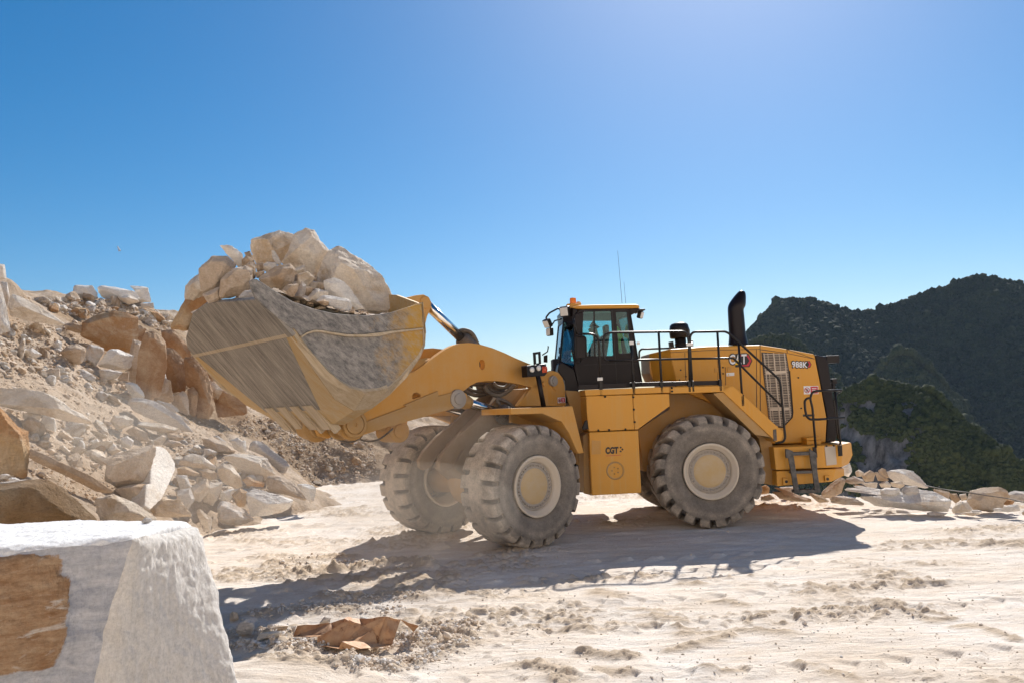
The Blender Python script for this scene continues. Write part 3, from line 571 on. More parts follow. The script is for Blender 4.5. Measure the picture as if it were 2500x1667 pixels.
# ladder
LO = CW+.16
M['ladder'] = plain('black scuffed ladder', (.014, .013, .013), .6, 0, .45, (.42, .38, .34), 9.)
lad = tag(empty('ladder', on(ZL([(250, 1480)])[0], LO, 'r'), LOADER))
for pts in ([(75, 1052), (90, 1052), (150, 1075), (160, 1140), (182, 1290), (215, 1498), (165, 1498), (130, 1290), (106, 1150), (80, 1140)], [(315, 1048), (388, 1100), (395, 1270), (425, 1478), (372, 1480), (350, 1300), (330, 1200), (318, 1090)]): pr('side_rail', ZL(pts), LO, .04, M['ladder'], parent=lad, bevel=.006)
for y0, y1, xa, xb in ((1088, 1120, 150, 375), (1278, 1304, 140, 392), (1468, 1500, 165, 422)): pr('step', ZL([(xa, y0), (xb, y0-8), (xb+4, y1-8), (xa+4, y1)]), LO-.02, .16, M['ladder'], parent=lad, bevel=.005)
tubes('ladder_handrail', [(.022, rnd(ZL, [(378, 1040), (345, 640), (322, 545), (340, 485), (380, 468), (500, 466), (640, 462)], 18), LO-.03), (.022, rnd(ZL, [(320, 540), (290, 542), (265, 570), (272, 660), (285, 725), (320, 756), (400, 755), (668, 738)], 18), LO-.02), (.022, rnd(ZL, [(628, 1010), (600, 750), (572, 475)]), LO-.03), (.014, rnd(ZL, [(600, 950), (575, 700), (560, 560), (600, 490), (640, 470)], 14), LO-.5)], LO, 'r', M['rail'])
mb = MB(); mb.prism(ons(ZL([(608, 1018), (644, 1014), (650, 1122), (616, 1126)]), LO-.02, 'r'), -lr*.05).prism(ons(ZL([(352, 1035), (386, 1032), (396, 1138), (366, 1140)]), LO-.02, 'r'), -lr*.05); mb.each('rail_socket', M['black'], LOADER, bevel=.004)
# platform, stairway, fenders
PO = 1.72
pr('platform', Z4([(615, 1376), (1432, 1346), (1432, 1402), (625, 1432)]), PO, .80, Y, bevel=.008, mirror=True)
pr('platform', Z5([(245, 753), (400, 749), (682, 742), (615, 786), (250, 798)]), PO, .80, Y, bevel=.008, mirror=True)
pr('stairway', Z5([(612, 744), (682, 742), (760, 812), (900, 942), (1030, 1062), (1032, 1092), (1018, 1122), (985, 1136), (960, 1112), (615, 788)]), PO, .78, Y, bevel=.01, mirror=True)
pr('fender_liner', Z5([(545, 797), (614, 789), (955, 1113), (935, 1098), (838, 1084)]), PO-.03, .75, DIRTY, bevel=0, mirror=True)
pr('stair_gusset', Z5([(963, 1050), (985, 1045), (990, 1125), (966, 1128)]), PO+.01, .03, M['dark'], bevel=.003)
pr('toe_board', Z4([(560, 1328), (1170, 1302), (1172, 1340), (600, 1376), (555, 1376)]), PO-.06, .03, M['cabblack'], bevel=.004)
pr('toe_board', Z5([(-60, 722), (592, 707), (592, 738), (-60, 752)]), PO-.06, .03, M['cabblack'], bevel=.004)
# tank and tool box under the platform
pr('side_panel', ZW([(160, 181), (604, 168), (622, 500), (186, 520), (168, 360)]), PO-.01, .85, Y, bevel=.008, mirror=True)
pr('side_panel', ZW([(609, 168), (955, 158), (960, 276), (652, 500), (625, 500)]), PO-.01, .85, Y, bevel=.008, mirror=True)
tank = pr('fuel_tank', ZW([(187, 526), (660, 508), (691, 1105), (216, 1131)]), PO+.03, .95, Y, bevel=.015, mirror=True)
pr('tank_front', ZW([(130, 560), (186, 528), (216, 1131), (140, 1112)]), PO-.15, .7, DIRTY, bevel=.01, mirror=True)
mb = MB()
for x, y in ((341, 186), (612, 190), (617, 309), (624, 428), (277, 508), (379, 504), (536, 498), (979, 104), (981, 135)): mb.lathe(on(ZW([(x, y)])[0], PO-.01, 'r'), lr, [(.02, 0), (.02, .02), (.012, .026)], 8)
mb.each('bolt', M['black'], LOADER)
c = on(ZW([(440, 893)])[0], PO+.03, 'r'); MB().lathe(c, lr, [(.165, -.01), (.165, .004), (.135, .006), (.125, -.02), (.0, -.02)], 32, cap=False).build('filler_port', DIRTY, tank, smooth=True)
mb = MB()
for a in range(5): mb.lathe(c+.06*(math.cos(a*1.256)*hr+math.sin(a*1.256)*UZ)-lr*.02, lr, [(.014, 0), (.014, .02)], 6)
mb.each('bolt', M['dark'], tank)
pr('tank_outline_sticker', ZW([(215, 603), (302, 606), (302, 735), (215, 738)]), PO+.033, .003, M['yellow_dusty'], parent=tank, bevel=0)
# hinge region behind the cab front: dark frame, hoses, alarm horn
pr('articulation_frame', Z4([(430, 1380), (560, 1390), (620, 1420), (640, 1600), (700, 2120), (560, 2100), (520, 1800), (480, 1550)]), .9, 1.8, DIRTY, bevel=.01)
pr('dark_bulkhead', ZW([(60, 150), (150, 180), (170, 360), (190, 560), (215, 1110), (100, 1100), (85, 600), (40, 300)]), .75, 1.5, M['dark'], bevel=.01)
mb = MB(); mb.prism(ons(ZW([(125, 480), (150, 415), (185, 410), (220, 460), (222, 518), (205, 520), (200, 470), (175, 500), (130, 505)]), PO-.02, 'r'), -lr*.06); mb.build('horn', M['black'], LOADER, bevel=.01)
# ---- exhaust and air intake
rows = [(652, 788, 461, 459), (658, 772, 410, 405), (654, 766, 350, 345), (651, 762, 290, 290), (648, 756, 235, 235), (647, 754, 205, 216), (654, 765, 178, 200), (668, 770, 156, 188), (690, 772, 126, 150), (715, 772, 98, 115), (735, 767, 80, 90)]
V = []; nn = 24
for xl, xr, yl, yr in rows:
    A_ = on(Z5([(xl, yl)])[0], .5, 'r'); B_ = on(Z5([(xr, yr)])[0], .5, 'r'); c = (A_+B_)/2; e = (B_-A_)/2; rr_ = np.linalg.norm(e)
    V += [c+e*math.cos(2*math.pi*k/nn)+lr*min(rr_, .20)*math.sin(2*math.pi*k/nn) for k in range(nn)]
Fc = [[i*nn+k, i*nn+(k+1) % nn, (i+1)*nn+(k+1) % nn, (i+1)*nn+k] for i in range(len(rows)-1) for k in range(nn)]+[list(range((len(rows)-1)*nn, len(rows)*nn))]
mb = MB(); mb.add(V, Fc); o = mb.build('exhaust_stack', M['cabblack'], LOADER, smooth=True); sb = o.modifiers.new('sub', 'SUBSURF'); sb.levels = sb.render_levels = 1
IO = .15; c0 = on(Z5([(322, 475)])[0], IO, 'r'); px = np.linalg.norm(on(Z5([(422, 475)])[0], IO, 'r')-c0)/100
MB().lathe(c0, UZ+hr*.05, [(r*px, t*px) for r, t in ((42, -30), (42, 8), (40, 10), (40, 14), (43, 16), (43, 22), (38, 26), (38, 66))], 32).build('intake_pipe', M['black'], LOADER, smooth=True)
MB().lathe(c0, UZ+hr*.05, [(r*px, t*px) for r, t in ((58, 60), (66, 62), (69, 68), (70, 100), (72, 104), (66, 128), (62, 148), (50, 160), (30, 166), (0, 167))], 40, cap=False).build('intake_cap', M['black'], LOADER, smooth=True)
pr('intake_bracket', Z5([(240, 440), (268, 435), (275, 478), (245, 480)]), .3, .1, M['black'], bevel=.004); pr('intake_bracket', Z5([(385, 432), (405, 430), (408, 470), (388, 472)]), .3, .1, M['black'], bevel=.004)
# ---- handrails
HO = PO-.03
tubes('handrail', [(.022, rnd(Z4, [(600, 845), (690, 845), (740, 870), (755, 950), (770, 1380)], 25))], HO, 'r', M['rail'])
tubes('handrail', [(.022, rnd(Z4, [(850, 1100), (810, 1090), (797, 1030), (795, 890), (812, 848), (860, 832), (1100, 829), (1560, 822), (1600, 840), (1614, 930), (1625, 1390)], 28)), (.020, Z4([(850, 1100), (1130, 1090), (1618, 1078)])), (.022, Z4([(1065, 925), (1072, 1100), (1086, 1410)])), (.022, Z4([(1325, 826), (1340, 1100), (1357, 1400)]))], HO, 'r', M['rail'])
tubes('handrail', [(.022, rnd(Z5, [(402, 785), (384, 480), (384, 400), (405, 373), (630, 369), (665, 390), (1000, 695), (1013, 730), (1047, 1110), (1030, 1136), (980, 1140)], 16)), (.020, rnd(Z5, [(392, 556), (685, 552), (1020, 885)], 12)), (.022, Z5([(574, 372), (600, 780)])), (.022, Z5([(722, 452), (750, 880)]))], HO, 'r', M['rail'])
tubes('handrail', [(.022, rnd(Z4, [(1140, 1080), (1138, 1010), (1160, 986), (1390, 980)], 14)), (.02, Z4([(1160, 1195), (1245, 1195)])), (.022, rnd(Z4, [(1390, 980), (1560, 975), (1565, 1100)], 14))], -HO, 'r', M['rail'])
mb = MB()
for zf, pts in ((Z4, [(756, 1290), (790, 1290), (790, 1425), (763, 1428)]), (Z4, [(1070, 1295), (1098, 1295), (1105, 1414), (1076, 1418)]), (Z4, [(1340, 1290), (1365, 1290), (1372, 1402), (1346, 1406)]), (Z4, [(1604, 1290), (1632, 1290), (1636, 1394), (1612, 1396)]), (Z4, [(1640, 1290), (1664, 1290), (1670, 1392), (1648, 1394)]), (Z5, [(584, 700), (605, 700), (609, 780), (590, 782)]), (Z5, [(738, 810), (760, 806), (764, 882), (744, 886)])):
    mb.prism(ons(zf(pts), HO+.03, 'r'), -lr*.055)
mb.each('post_socket', M['rail'], LOADER, bevel=.004)
mb = MB()
for zf, x, y, w_, h_ in ((Z4, 763, 1272, .05, .03), (Z4, 1065, 932, .04, .032), (Z4, 1130, 932, .025, .025), (Z4, 1620, 943, .06, .03)): mb.box(on(zf([(x, y)])[0], HO+.03, 'r'), (hr, UZ, lr), (w_, h_, .02))
mb.each('gate_latch', M['lens'], LOADER, bevel=.006)

# ---- cab
CB = .80
cab = tag(empty('cab', L('r', 1.6, 0, 2.6), LOADER)); BK = M['cabblack']
wall = ons(Z4([(525, 735), (545, 640), (572, 612), (1052, 604), (1110, 960), (1172, 1312), (560, 1338), (525, 1182)]), CB, 'r')
dg = ons(Z4([(598, 700), (604, 640), (612, 630), (860, 626), (870, 636), (892, 1040), (884, 1050), (610, 1056), (600, 1046)]), CB, 'r')
fg = ons(Z4([(575, 640), (1015, 640), (1050, 1025), (575, 1060)]), CB, 'r'); pr('window_divider', Z4([(700, 630), (714, 630), (722, 1054), (708, 1054)]), CB-.01, .02, BK, parent=cab, bevel=0)
rg = ons(Z4([(915, 645), (922, 637), (1012, 635), (1022, 645), (1056, 1015), (1048, 1027), (955, 1030), (944, 1018)]), CB, 'r')
MB().holed(wall, [dg, rg], -lr*.05).build('side_wall', BK, cab)
MB().holed(mir(wall, 'r'), [mir(fg, 'r')], lr*.05).build('side_wall', BK, cab)
def pane(pts, vec): return MB().prism(pts, vec).build('window_pane', M['glass'], cab)
for g_ in (dg, rg): pane([p-lr*.02 for p in g_], -lr*.008)
pane([p+lr*.02 for p in mir(fg, 'r')], lr*.008)
# corner facets and windscreen
c1 = [wall[0], wall[7]]; c2 = ons(Z4([(408, 716), (368, 1125)]), .50, 'r')
def facet(a, b, hole_in, name):
    """frame with a window between edge a (top, bottom) and edge b"""
    a = [np.asarray(p) for p in a]; b = [np.asarray(p) for p in b]; nrm = np.cross(b[0]-a[0], a[1]-a[0]); nrm /= np.linalg.norm(nrm)
    out = [a[0], b[0], b[1], a[1]]; bl = lambda u, v: (a[0]*(1-u)+b[0]*u)*(1-v)+(a[1]*(1-u)+b[1]*u)*v
    h_ = [bl(u, v) for u, v in hole_in]; cen = L('r', 1.6, 0, 3.3); s = 1 if (cen-out[0])@nrm > 0 else -1
    MB().holed(out, [h_], nrm*s*.04).build(name, BK, cab); MB().prism([p+nrm*s*.015 for p in h_], nrm*s*.008).build('window_pane', M['glass'], cab)
HI = [(.10, .06), (.92, .03), (.92, .93), (.06, .96)]
facet(c1, c2, HI, 'corner_pillar_frame'); facet(mir(c1, 'r'), mir(c2, 'r'), HI, 'corner_pillar_frame')
facet(c2, mir(c2, 'r'), [(.03, .04), (.97, .04), (.97, .97), (.03, .97)], 'windscreen_frame')
q = [wall[3], wall[5]]; facet(q, mir(q, 'r'), [(.06, .06), (.94, .06), (.94, .55), (.06, .55)], 'rear_wall_frame')
ft = [wall[6], wall[5]]+mir([wall[5], wall[6]], 'r'); MB().prism([wall[6]-lr*.01, wall[5]-lr*.01]+mir([wall[5]-lr*.01, wall[6]-lr*.01], 'r'), -UZ*.06).build('cab_floor', BK, cab)
low = ons(Z4([(368, 1128), (405, 1112), (520, 1182), (558, 1336), (562, 1440), (572, 1512), (436, 1500), (430, 1295), (357, 1192)]), CB-.02, 'r')
MB().prism(low, -lr*(2*CB-.04)).build('lower_panel', BK, cab, bevel=.015)
rp = ons(Z4([(488, 592), (560, 570), (700, 566), (1100, 560), (1136, 566), (1148, 598), (1060, 600), (545, 606)]), CB+.03, 'r')
MB().prism(rp, -lr*(2*CB+.06)).build('roof', Y, cab, bevel=.025)
pr('roof_overhang', Z4([(1040, 602), (1148, 600), (1110, 640), (1062, 664)]), CB, 2*CB, BK, parent=cab, bevel=.01)
fv = ons(Z4([(500, 596), (560, 606), (545, 640), (525, 735), (500, 700)]), CB-.02, 'r'); MB().prism(fv, -lr*(2*CB-.04)).build('front_visor', BK, cab, bevel=.02)
vz = ons(Z4([(400, 620), (500, 600), (520, 735), (410, 716)]), .5, 'r'); MB().prism(vz, -lr*1.0).build('front_visor', BK, cab, bevel=.02)
fvn = [fv[0], fv[3], vz[3], vz[0]]
mb = MB(); a_ = [fv[0], fv[3]]; b_ = [vz[0], vz[3]]; 
for P_ in ([a_[0], b_[0], b_[1], a_[1]], mir([a_[0], b_[0], b_[1], a_[1]], 'r')): mb.add([P_[0], P_[1], P_[2], P_[3]], [[0, 1, 2, 3]])
mb.each('visor_corner', BK, cab)
MB().prism([wall[2]-lr*.06-UZ*.02, wall[3]-lr*.06-UZ*.02]+mir([wall[3]-lr*.06-UZ*.02, wall[2]-lr*.06-UZ*.02], 'r'), -UZ*.05).build('headliner', M['lining'], cab)
pr('door_seam', Z4([(876, 620), (882, 620), (930, 1310), (924, 1310)]), CB+.003, .006, M['lettering_black'], parent=cab, bevel=0)
pr('door_seam', Z4([(610, 1135), (1130, 1120), (1130, 1123), (610, 1139)]), CB+.003, .006, M['lettering_black'], parent=cab, bevel=0)
bc = on(Z4([(507, 572)])[0], .45, 'r'); k_ = np.linalg.norm(on(Z4([(607, 572)])[0], .45, 'r')-bc)/100
MB().lathe(bc, UZ, [(r*k_, t*k_) for r, t in ((30, 0), (31, 6), (30, 62), (26, 70), (0, 72))], 20, cap=False).build('beacon', M['beacon'], cab, smooth=True)
MB().box(on(Z4([(510, 585)])[0], .45, 'r'), (hr, lr, UZ), (.14, .14, .05)).build('beacon_base', Y, cab, bevel=.01)
MB().lathe(on(Z4([(560, 570)])[0], .4, 'r'), UZ, [(.05, 0), (.05, .05), (.03, .07), (0, .072)], 14, cap=False).build('roof_cap', YD, cab)
def lamp(x, y, o, sz, dirv, zf=Z4, fr='r'):
    c = on(zf([(x, y)])[0], o, fr); d = np.asarray(dirv, float); d /= np.linalg.norm(d); s = np.cross(d, UZ); s /= np.linalg.norm(s); u = np.cross(s, d)
    MB().box(c, (s, u, d), (sz, sz, sz*.55)).build('work_lamp', M['black'], cab, bevel=.02)
    MB().box(c+d*sz*.57, (s, u, d), (sz*.82, sz*.82, .012)).build('lamp_lens', M['lens'], cab, bevel=.01)
lamp(430, 630, .72, .10, hr*.55+lr*.85-UZ*.2); lamp(262, 742, .55, .085, hr*.8+lr*.6-UZ*.5); lamp(285, 825, .45, .08, hr*.9+lr*.4); lamp(1148, 662, .6, .075, -hr*.8+lr*.5-UZ*.3)
tubes('lamp_bracket', [(.018, rnd(Z4, [(390, 620), (365, 600), (280, 645), (245, 690), (275, 740)], 12), .55), (.015, Z4([(400, 700), (330, 720), (290, 780), (285, 850)]), .5), (.014, Z4([(1100, 650), (1130, 620), (1195, 612)]), .6)], .5, 'r', M['rail'], parent=cab)
pr('rear_lamp_shelf', Z4([(1115, 622), (1135, 606), (1198, 606), (1198, 618), (1150, 626)]), .75, .5, M['black'], parent=cab, bevel=.004)
# mirrors
pr('mirror', Z4([(530, 880), (540, 866), (618, 864), (634, 880), (638, 1050), (622, 1078), (545, 1080), (530, 1060)]), CB+.62, .05, M['cabblack'], parent=cab, bevel=.02)
tubes('mirror_rim', [(.012, rnd(Z4, [(575, 1078), (625, 1072), (634, 1040), (630, 885), (612, 864), (545, 864), (530, 885), (530, 1060), (548, 1080), (575, 1078)], 12))], CB+.63, 'r', M['rail'], parent=cab)
tubes('mirror_arm', [(.014, Z4([(545, 850), (575, 845), (605, 845)])), (.014, Z4([(580, 845), (582, 1110), (560, 1125), (545, 1100)])), (.02, Z4([(540, 850), (520, 760), (512, 700)]))], CB+.6, 'r', M['rail'], parent=cab)
pr('grab_panel', Z4([(525, 650), (600, 632), (606, 650), (600, 800), (560, 850), (532, 850), (515, 760)]), CB+.12, .08, M['cabblack'], parent=cab, bevel=.02)
pr('mirror', Z4([(225, 1050), (262, 1040), (262, 1115), (225, 1112)]), -CB-.35, .04, M['cabblack'], parent=cab, bevel=.01)
tubes('mirror_arm', [(.014, Z4([(210, 1045), (262, 1010), (270, 960), (262, 960)]))], -CB-.3, 'r', M['rail'], parent=cab)
# inside of the cab
sp = lambda s, o, z: L('r', s+.42, o, z)
seat = MB(); seat.box(sp(1.42, 0, 3.02), (hr, lr, UZ), (.25, .26, .07)).box(sp(1.17, 0, 3.38), (hr*.97-UZ*.2, lr, UZ*.97+hr*-.2), (.07, .26, .34)).box(sp(1.08, 0, 3.80), (hr, lr, UZ), (.05, .14, .10)).box(sp(1.42, 0, 2.85), (hr, lr, UZ), (.18, .18, .14)); seat.build('driver_seat', M['seat'], cab, bevel=.03)
cn = MB(); cn.box(sp(2.1, 0, 3.0), (hr, lr, UZ), (.12, .22, .25)).tube([sp(2.05, 0, 3.1), sp(1.88, 0, 3.33)], .03, 8)
ang = np.linspace(0, 2*math.pi, 21); cn.tube([sp(1.86, 0, 3.33)+.19*(math.cos(a)*lr+math.sin(a)*(UZ*.55+hr*-.83*.55+hr*.3)) for a in ang], .014, 6); cn.build('steering_console', M['seat'], cab, bevel=.01)
tubes('whip_antenna', [([.0042, .0028], Z4([(975, 552), (933, 50)])), ([.0036, .0025], Z4([(1010, 552), (993, 345)]))], .2, 'r', M['rail'], parent=cab)

# ---- front frame
pr('front_frame', Z3([(1265, 1185), (1420, 985), (1490, 912), (1560, 884), (1612, 900), (1650, 945), (1668, 1010), (1678, 1185)]), .62, .10, YD, fr='f', bevel=.01, mirror=True)
mb = MB(); c = on(Z3([(1570, 970)])[0], .62, 'f'); mb.lathe(c, lf, [(.11, -.05), (.11, .02), (.10, .03), (.03, .032), (0, .02)], 24, cap=False); mb.lathe(on(Z3([(1492, 998)])[0], .62, 'f'), lf, [(.05, -.02), (.05, .03), (0, .035)], 16, cap=False); mb.prism(ons(Z3([(1530, 960), (1560, 930), (1605, 960), (1620, 1030), (1600, 1060), (1570, 1035)]), .64, 'f'), -lf*.03); mb.build('pivot_cap', YD, LOADER, bevel=.005)
legp = Z6([(1560, -120), (1420, -120), (1100, 190), (930, 330), (800, 480), (752, 570), (762, 640), (800, 668), (870, 640), (905, 570), (960, 480), (1250, 260)])
pr('front_frame_leg', legp, .36, .10, M['frame_dirt'], fr='f', bevel=.012, mirror=True)
pr('front_frame_core', Z6([(1900, -150), (1500, -120), (1250, 150), (1000, 420), (900, 640), (1150, 850), (1600, 700), (2000, 300)]), .34, .68, M['frame_dirt'], fr='f', bevel=.02)
pr('front_fender', Z6([(1440, 62), (2030, 40), (2060, 160), (2138, 488), (2085, 496), (2000, 305), (1930, 192), (1745, 112), (1440, 122)]), 1.70, .80, YD, fr='f', bevel=.012, mirror=True)
fl = Z6([(1440, 122), (1745, 112), (1930, 192), (2000, 305), (2085, 496), (2000, 520), (1800, 250), (1440, 200)])
pr('fender_liner', fl, .92, .06, DIRTY, fr='f', bevel=.005, mirror=True)
pr('hitch', Z6([(1950, 100), (2150, 60), (2200, 500), (2180, 860), (2000, 860), (1900, 500)]), .25, .5, M['dark'], fr='f', bevel=.02)
# lamps on a pole at the front fender
LP = .95
tubes('lamp_pole', [(.045, Z3([(1440, 930), (1488, 1188)]))], LP, 'f', M['black'])
lb = pr('headlamp_box', Z3([(1345, 842), (1510, 826), (1520, 905), (1500, 930), (1352, 940)]), LP+.04, .16, M['black'], fr='f', bevel=.012)
def rl(x, y, rx, m, nm): MB().lathe(on(Z3([(x, y)])[0], LP+.045, 'f'), lf, [(rx, -.01), (rx, .012), (rx*.6, .022), (0, .026)], 18, cap=False).build(nm, M[m], lb, smooth=True)
rl(1390, 877, .05, 'lens', 'headlamp'); rl(1446, 864, .05, 'lens', 'headlamp'); rl(1500, 875, .05, 'redlens', 'indicator_lamp')
MB().prism(ons(Z3([(1478, 850), (1518, 848), (1520, 900), (1480, 904)]), LP+.05, 'f'), -lf*.02).build('indicator_lamp', M['redlens'], lb, bevel=.006)
MB().holed(ons(Z3([(1405, 730), (1462, 722), (1468, 832), (1412, 838)]), LP-.02, 'f'), [ons(Z3([(1422, 748), (1450, 744), (1455, 820), (1426, 824)]), LP-.02, 'f')], -lf*.03).build('lamp_guard', M['black'], LOADER)
mb = MB()
for s_ in (-1,): mb.box(L('f', -.75, -1.2, 2.72), (hf, UZ, lf), (.07, .07, .16))
mb.tube([L('f', -.75, -1.2, 2.65), L('f', -.8, -1.2, 2.2)], .04, 8); mb.each('headlamp_box', M['black'], LOADER, bevel=.01)
# ---- lift arms
AO = .62
ARM = Z3([(1480, 985), (1430, 862), (1370, 830), (1250, 780), (1150, 733), (1050, 693), (950, 664), (850, 651), (780, 656), (720, 672), (650, 708), (590, 750), (520, 800), (450, 852), (390, 892), (260, 942), (210, 985), (165, 1030), (80, 1100), (0, 1165)])+ZA([(1420, 1250), (1330, 1350), (1262, 1400), (1238, 1440), (1245, 1480), (1280, 1515), (1330, 1522), (1390, 1512)])+Z3([(80, 1390), (240, 1340), (480, 1275), (640, 1232), (700, 1212), (790, 1180), (838, 1130), (836, 1085), (800, 1062), (830, 1040), (870, 1008), (920, 985), (1000, 972), (1100, 973), (1200, 985), (1300, 1006), (1430, 1038)])
hole = Z3([(940, 815), (950, 795), (965, 790), (980, 800), (990, 830), (985, 865), (970, 880), (955, 875), (942, 850)])
hole2 = Z3([(368, 1100), (385, 1075), (410, 1068), (440, 1085), (445, 1105), (375, 1128)])
for sg in (1, -1):
    P = ons(ARM, AO, 'f'); hs = [ons(h_, AO, 'f') for h_ in (hole, hole2)]
    if sg < 0: P = mir(P, 'f'); hs = [mir(h_, 'f') for h_ in hs]
    arm = MB().holed(P, hs, -lf*.13*sg).build('lift_arm', YD, LOADER)
    st = ons(Z3([(590, 1057), (596, 1100), (700, 1075), (742, 1052), (800, 1062), (838, 1130), (790, 1182), (690, 1213), (240, 1343), (40, 1400), (0, 1400), (0, 1290), (300, 1180)])[:10]+ZA([(1400, 1500), (1400, 1425), (1690, 1315)])+Z3([(300, 1178)]), AO+.035, 'f')
    if sg < 0: st = mir(st, 'f')
    MB().prism(st, -lf*.033*sg).build('reinforcement_plate', DIRTY, arm, bevel=.006)
    pv = MB()
    for zf, x, y, r_ in ((Z3, 750, 1127, .165), (Z3, 1560, 975, .10)):
        c = on(zf([(x, y)])[0], AO, 'f'); c = c if sg > 0 else mir([c], 'f')[0]; pv.lathe(c, lf*sg, [(r_, -.12), (r_, .05), (r_*.96, .06), (r_*.6, .065), (r_*.55, .085), (0, .09)], 28, cap=False)
    pv.each('pivot_pin', M['bolt'], arm)
    c = on(ZA([(1295, 1440)])[0], AO, 'f'); c = c if sg > 0 else mir([c], 'f')[0]
    MB().lathe(c, lf*sg, [(.20, -.14), (.205, .15), (.195, .165), (.165, .167), (.16, .15), (.15, .15), (.145, .175), (.13, .18), (.03, .18), (.025, .165), (0, .165)], 32, cap=False).build('bucket_pin', M['bucketedge'] if 'bucketedge' in M else DIRTY, arm)
hg = loc_h = on(ZA([(1295, 1440)])[0], AO, 'f')
crs = on(Z3([(520, 905)])[0], AO, 'f'); MB().lathe(crs-lf*.08, -lf, [(.26, 0), (.26, 2*AO-.16)], 24).build('cross_tube', YD, LOADER, smooth=True)
# tilt lever, link, tilt cylinder
lev = ons(Z3([(340, 265), (400, 248), (470, 240), (515, 262), (537, 310), (532, 360), (500, 430), (470, 560), (460, 700), (440, 860), (400, 1000), (340, 1250), (320, 1440), (280, 1480), (220, 1470), (200, 1420), (230, 1250), (280, 1000), (310, 800), (330, 500)]), .16, 'f')
MB().prism(lev, -lf*.32).build('tilt_lever', YD, LOADER, bevel=.02)
c = on(Z3([(480, 312)])[0], .16, 'f'); MB().lathe(c, lf, [(.13, -.36), (.13, -.33), (.11, -.33), (.11, .02), (.09, .03), (0, .03)], 24, cap=False).build('lever_pin', YD, LOADER)
c = on(Z3([(247, 1400)])[0], .18, 'f'); MB().lathe(c, lf, [(.19, -.4), (.19, .06), (.12, .07), (.11, .09), (0, .09)], 24, cap=False).build('lever_pin', DIRTY, LOADER)
p0 = on(Z3([(480, 312)])[0], 0, 'f'); p1 = on(Z3([(790, 615)])[0], 0, 'f'); dv = (p1-p0)/np.linalg.norm(p1-p0)
MB().tube([p0, p1], .088, 24).build('tilt_rod', M['chrome'], LOADER, smooth=True)
MB().tube([p1-dv*.02, p1+dv*.02, p1+dv*.25, p1+dv*.26, p1+dv*1.3], [.12, .15, .15, .14, .14], 20).build('tilt_cylinder', M['dark'], LOADER)
mb = MB()
for k in range(9):
    a = k/9*6.28; mb.tube(smoothpath([p1+dv*.0+.12*np.array([math.cos(a)*.7, .3*math.cos(a), math.sin(a)]), p1+dv*.2+.18*np.array([math.cos(a)*.7, .3*math.cos(a), math.sin(a)]), p1+dv*.5+.15*np.array([math.cos(a)*.6, .2*math.cos(a), math.sin(a)])], 4), .028, 6)
mb.tube(smoothpath([p1+np.array([-.1, 0, .12]), p1+np.array([.06, 0, .15]), p1+np.array([.2, .1, .08]), p1+np.array([.3, .2, -.15])], 5), .04, 8); mb.each('hydraulic_hose', M['rubberhose'], LOADER, smooth=True)
lk_ = [on(Z3([(247, 1400)])[0], 0, 'f'), L('f', 2.62, 0, 2.45)]; MB().tube(lk_, .12, 12).build('bucket_link', DIRTY, LOADER)
# lift cylinders
for sg in (1, -1):
    a = on(Z3([(770, 1135)])[0], .46, 'f'); b_ = on(Z3([(1120, 1245)])[0], .46, 'f')
    if sg < 0: a, b_ = mir([a, b_], 'f')
    d_ = (b_-a)/np.linalg.norm(b_-a)
    MB().tube([a, b_], .085, 20).build('lift_rod', M['chrome'], LOADER, smooth=True)
    MB().tube([a-d_*.10, a+d_*.16, a+d_*.24], [.12, .13, .1], 20).build('rod_eye', DIRTY, LOADER)
    cy = MB().tube([b_-d_*.05, b_+d_*.02, b_+d_*.22, b_+d_*.24, b_+d_*1.25], [.12, .17, .17, .145, .145], 20).build('lift_cylinder', M['dark'], LOADER)
    mb = MB()
    for k in range(7): mb.lathe(b_+d_*(.02+.03*k), d_, [(.155+.03*(k % 2), 0), (.155+.03*((k+1) % 2), .03)], 16, cap=False)
    mb.tube(smoothpath([b_+np.array([0, 0, .15]), b_+np.array([-.05, 0, .26]), b_+d_*.25+np.array([0, 0, .22]), b_+d_*.5], 4), .03, 6); mb.build('gland_clamp', M['dark'], cy, smooth=True)
# hoses under the arms
mb = MB()
for pts, o_ in (([(800, 1035), (850, 1075), (920, 1095), (990, 1085)], .1), ([(815, 1010), (870, 1050), (930, 1060), (985, 1050)], .0), ([(985, 1015), (1020, 1070), (1100, 1098), (1180, 1065), (1240, 1010)], .35), ([(1000, 1000), (1040, 1050), (1110, 1075), (1180, 1040), (1220, 1000)], .2), ([(1060, 990), (1090, 1020), (1150, 1030), (1190, 1000)], .3), ([(850, 1005), (930, 1000), (1000, 1010), (1080, 1040)], .05)):
    mb.tube(smoothpath(ons(Z3(pts), o_, 'f'), 5), .038, 8)
mb.each('hydraulic_hose', M['rubberhose'], LOADER, smooth=True)
mb = MB(); mb.tube(smoothpath(ons(ZP([(1580, 430), (1640, 465), (1720, 482), (1800, 465), (1880, 410)]), .3, 'f'), 5), .016, 6); mb.tube(smoothpath(ons(ZP([(1840, 430), (1900, 465), (1980, 470), (2080, 450), (2180, 380), (2250, 320)]), .3, 'f'), 5), .016, 6); mb.each('grease_line', M['rubberhose'], LOADER, smooth=True)
pr('valve_block', Z3([(985, 985), (1160, 985), (1150, 1060), (1080, 1090), (1000, 1060)]), .12, .3, M['dark'], fr='f', bevel=.02)

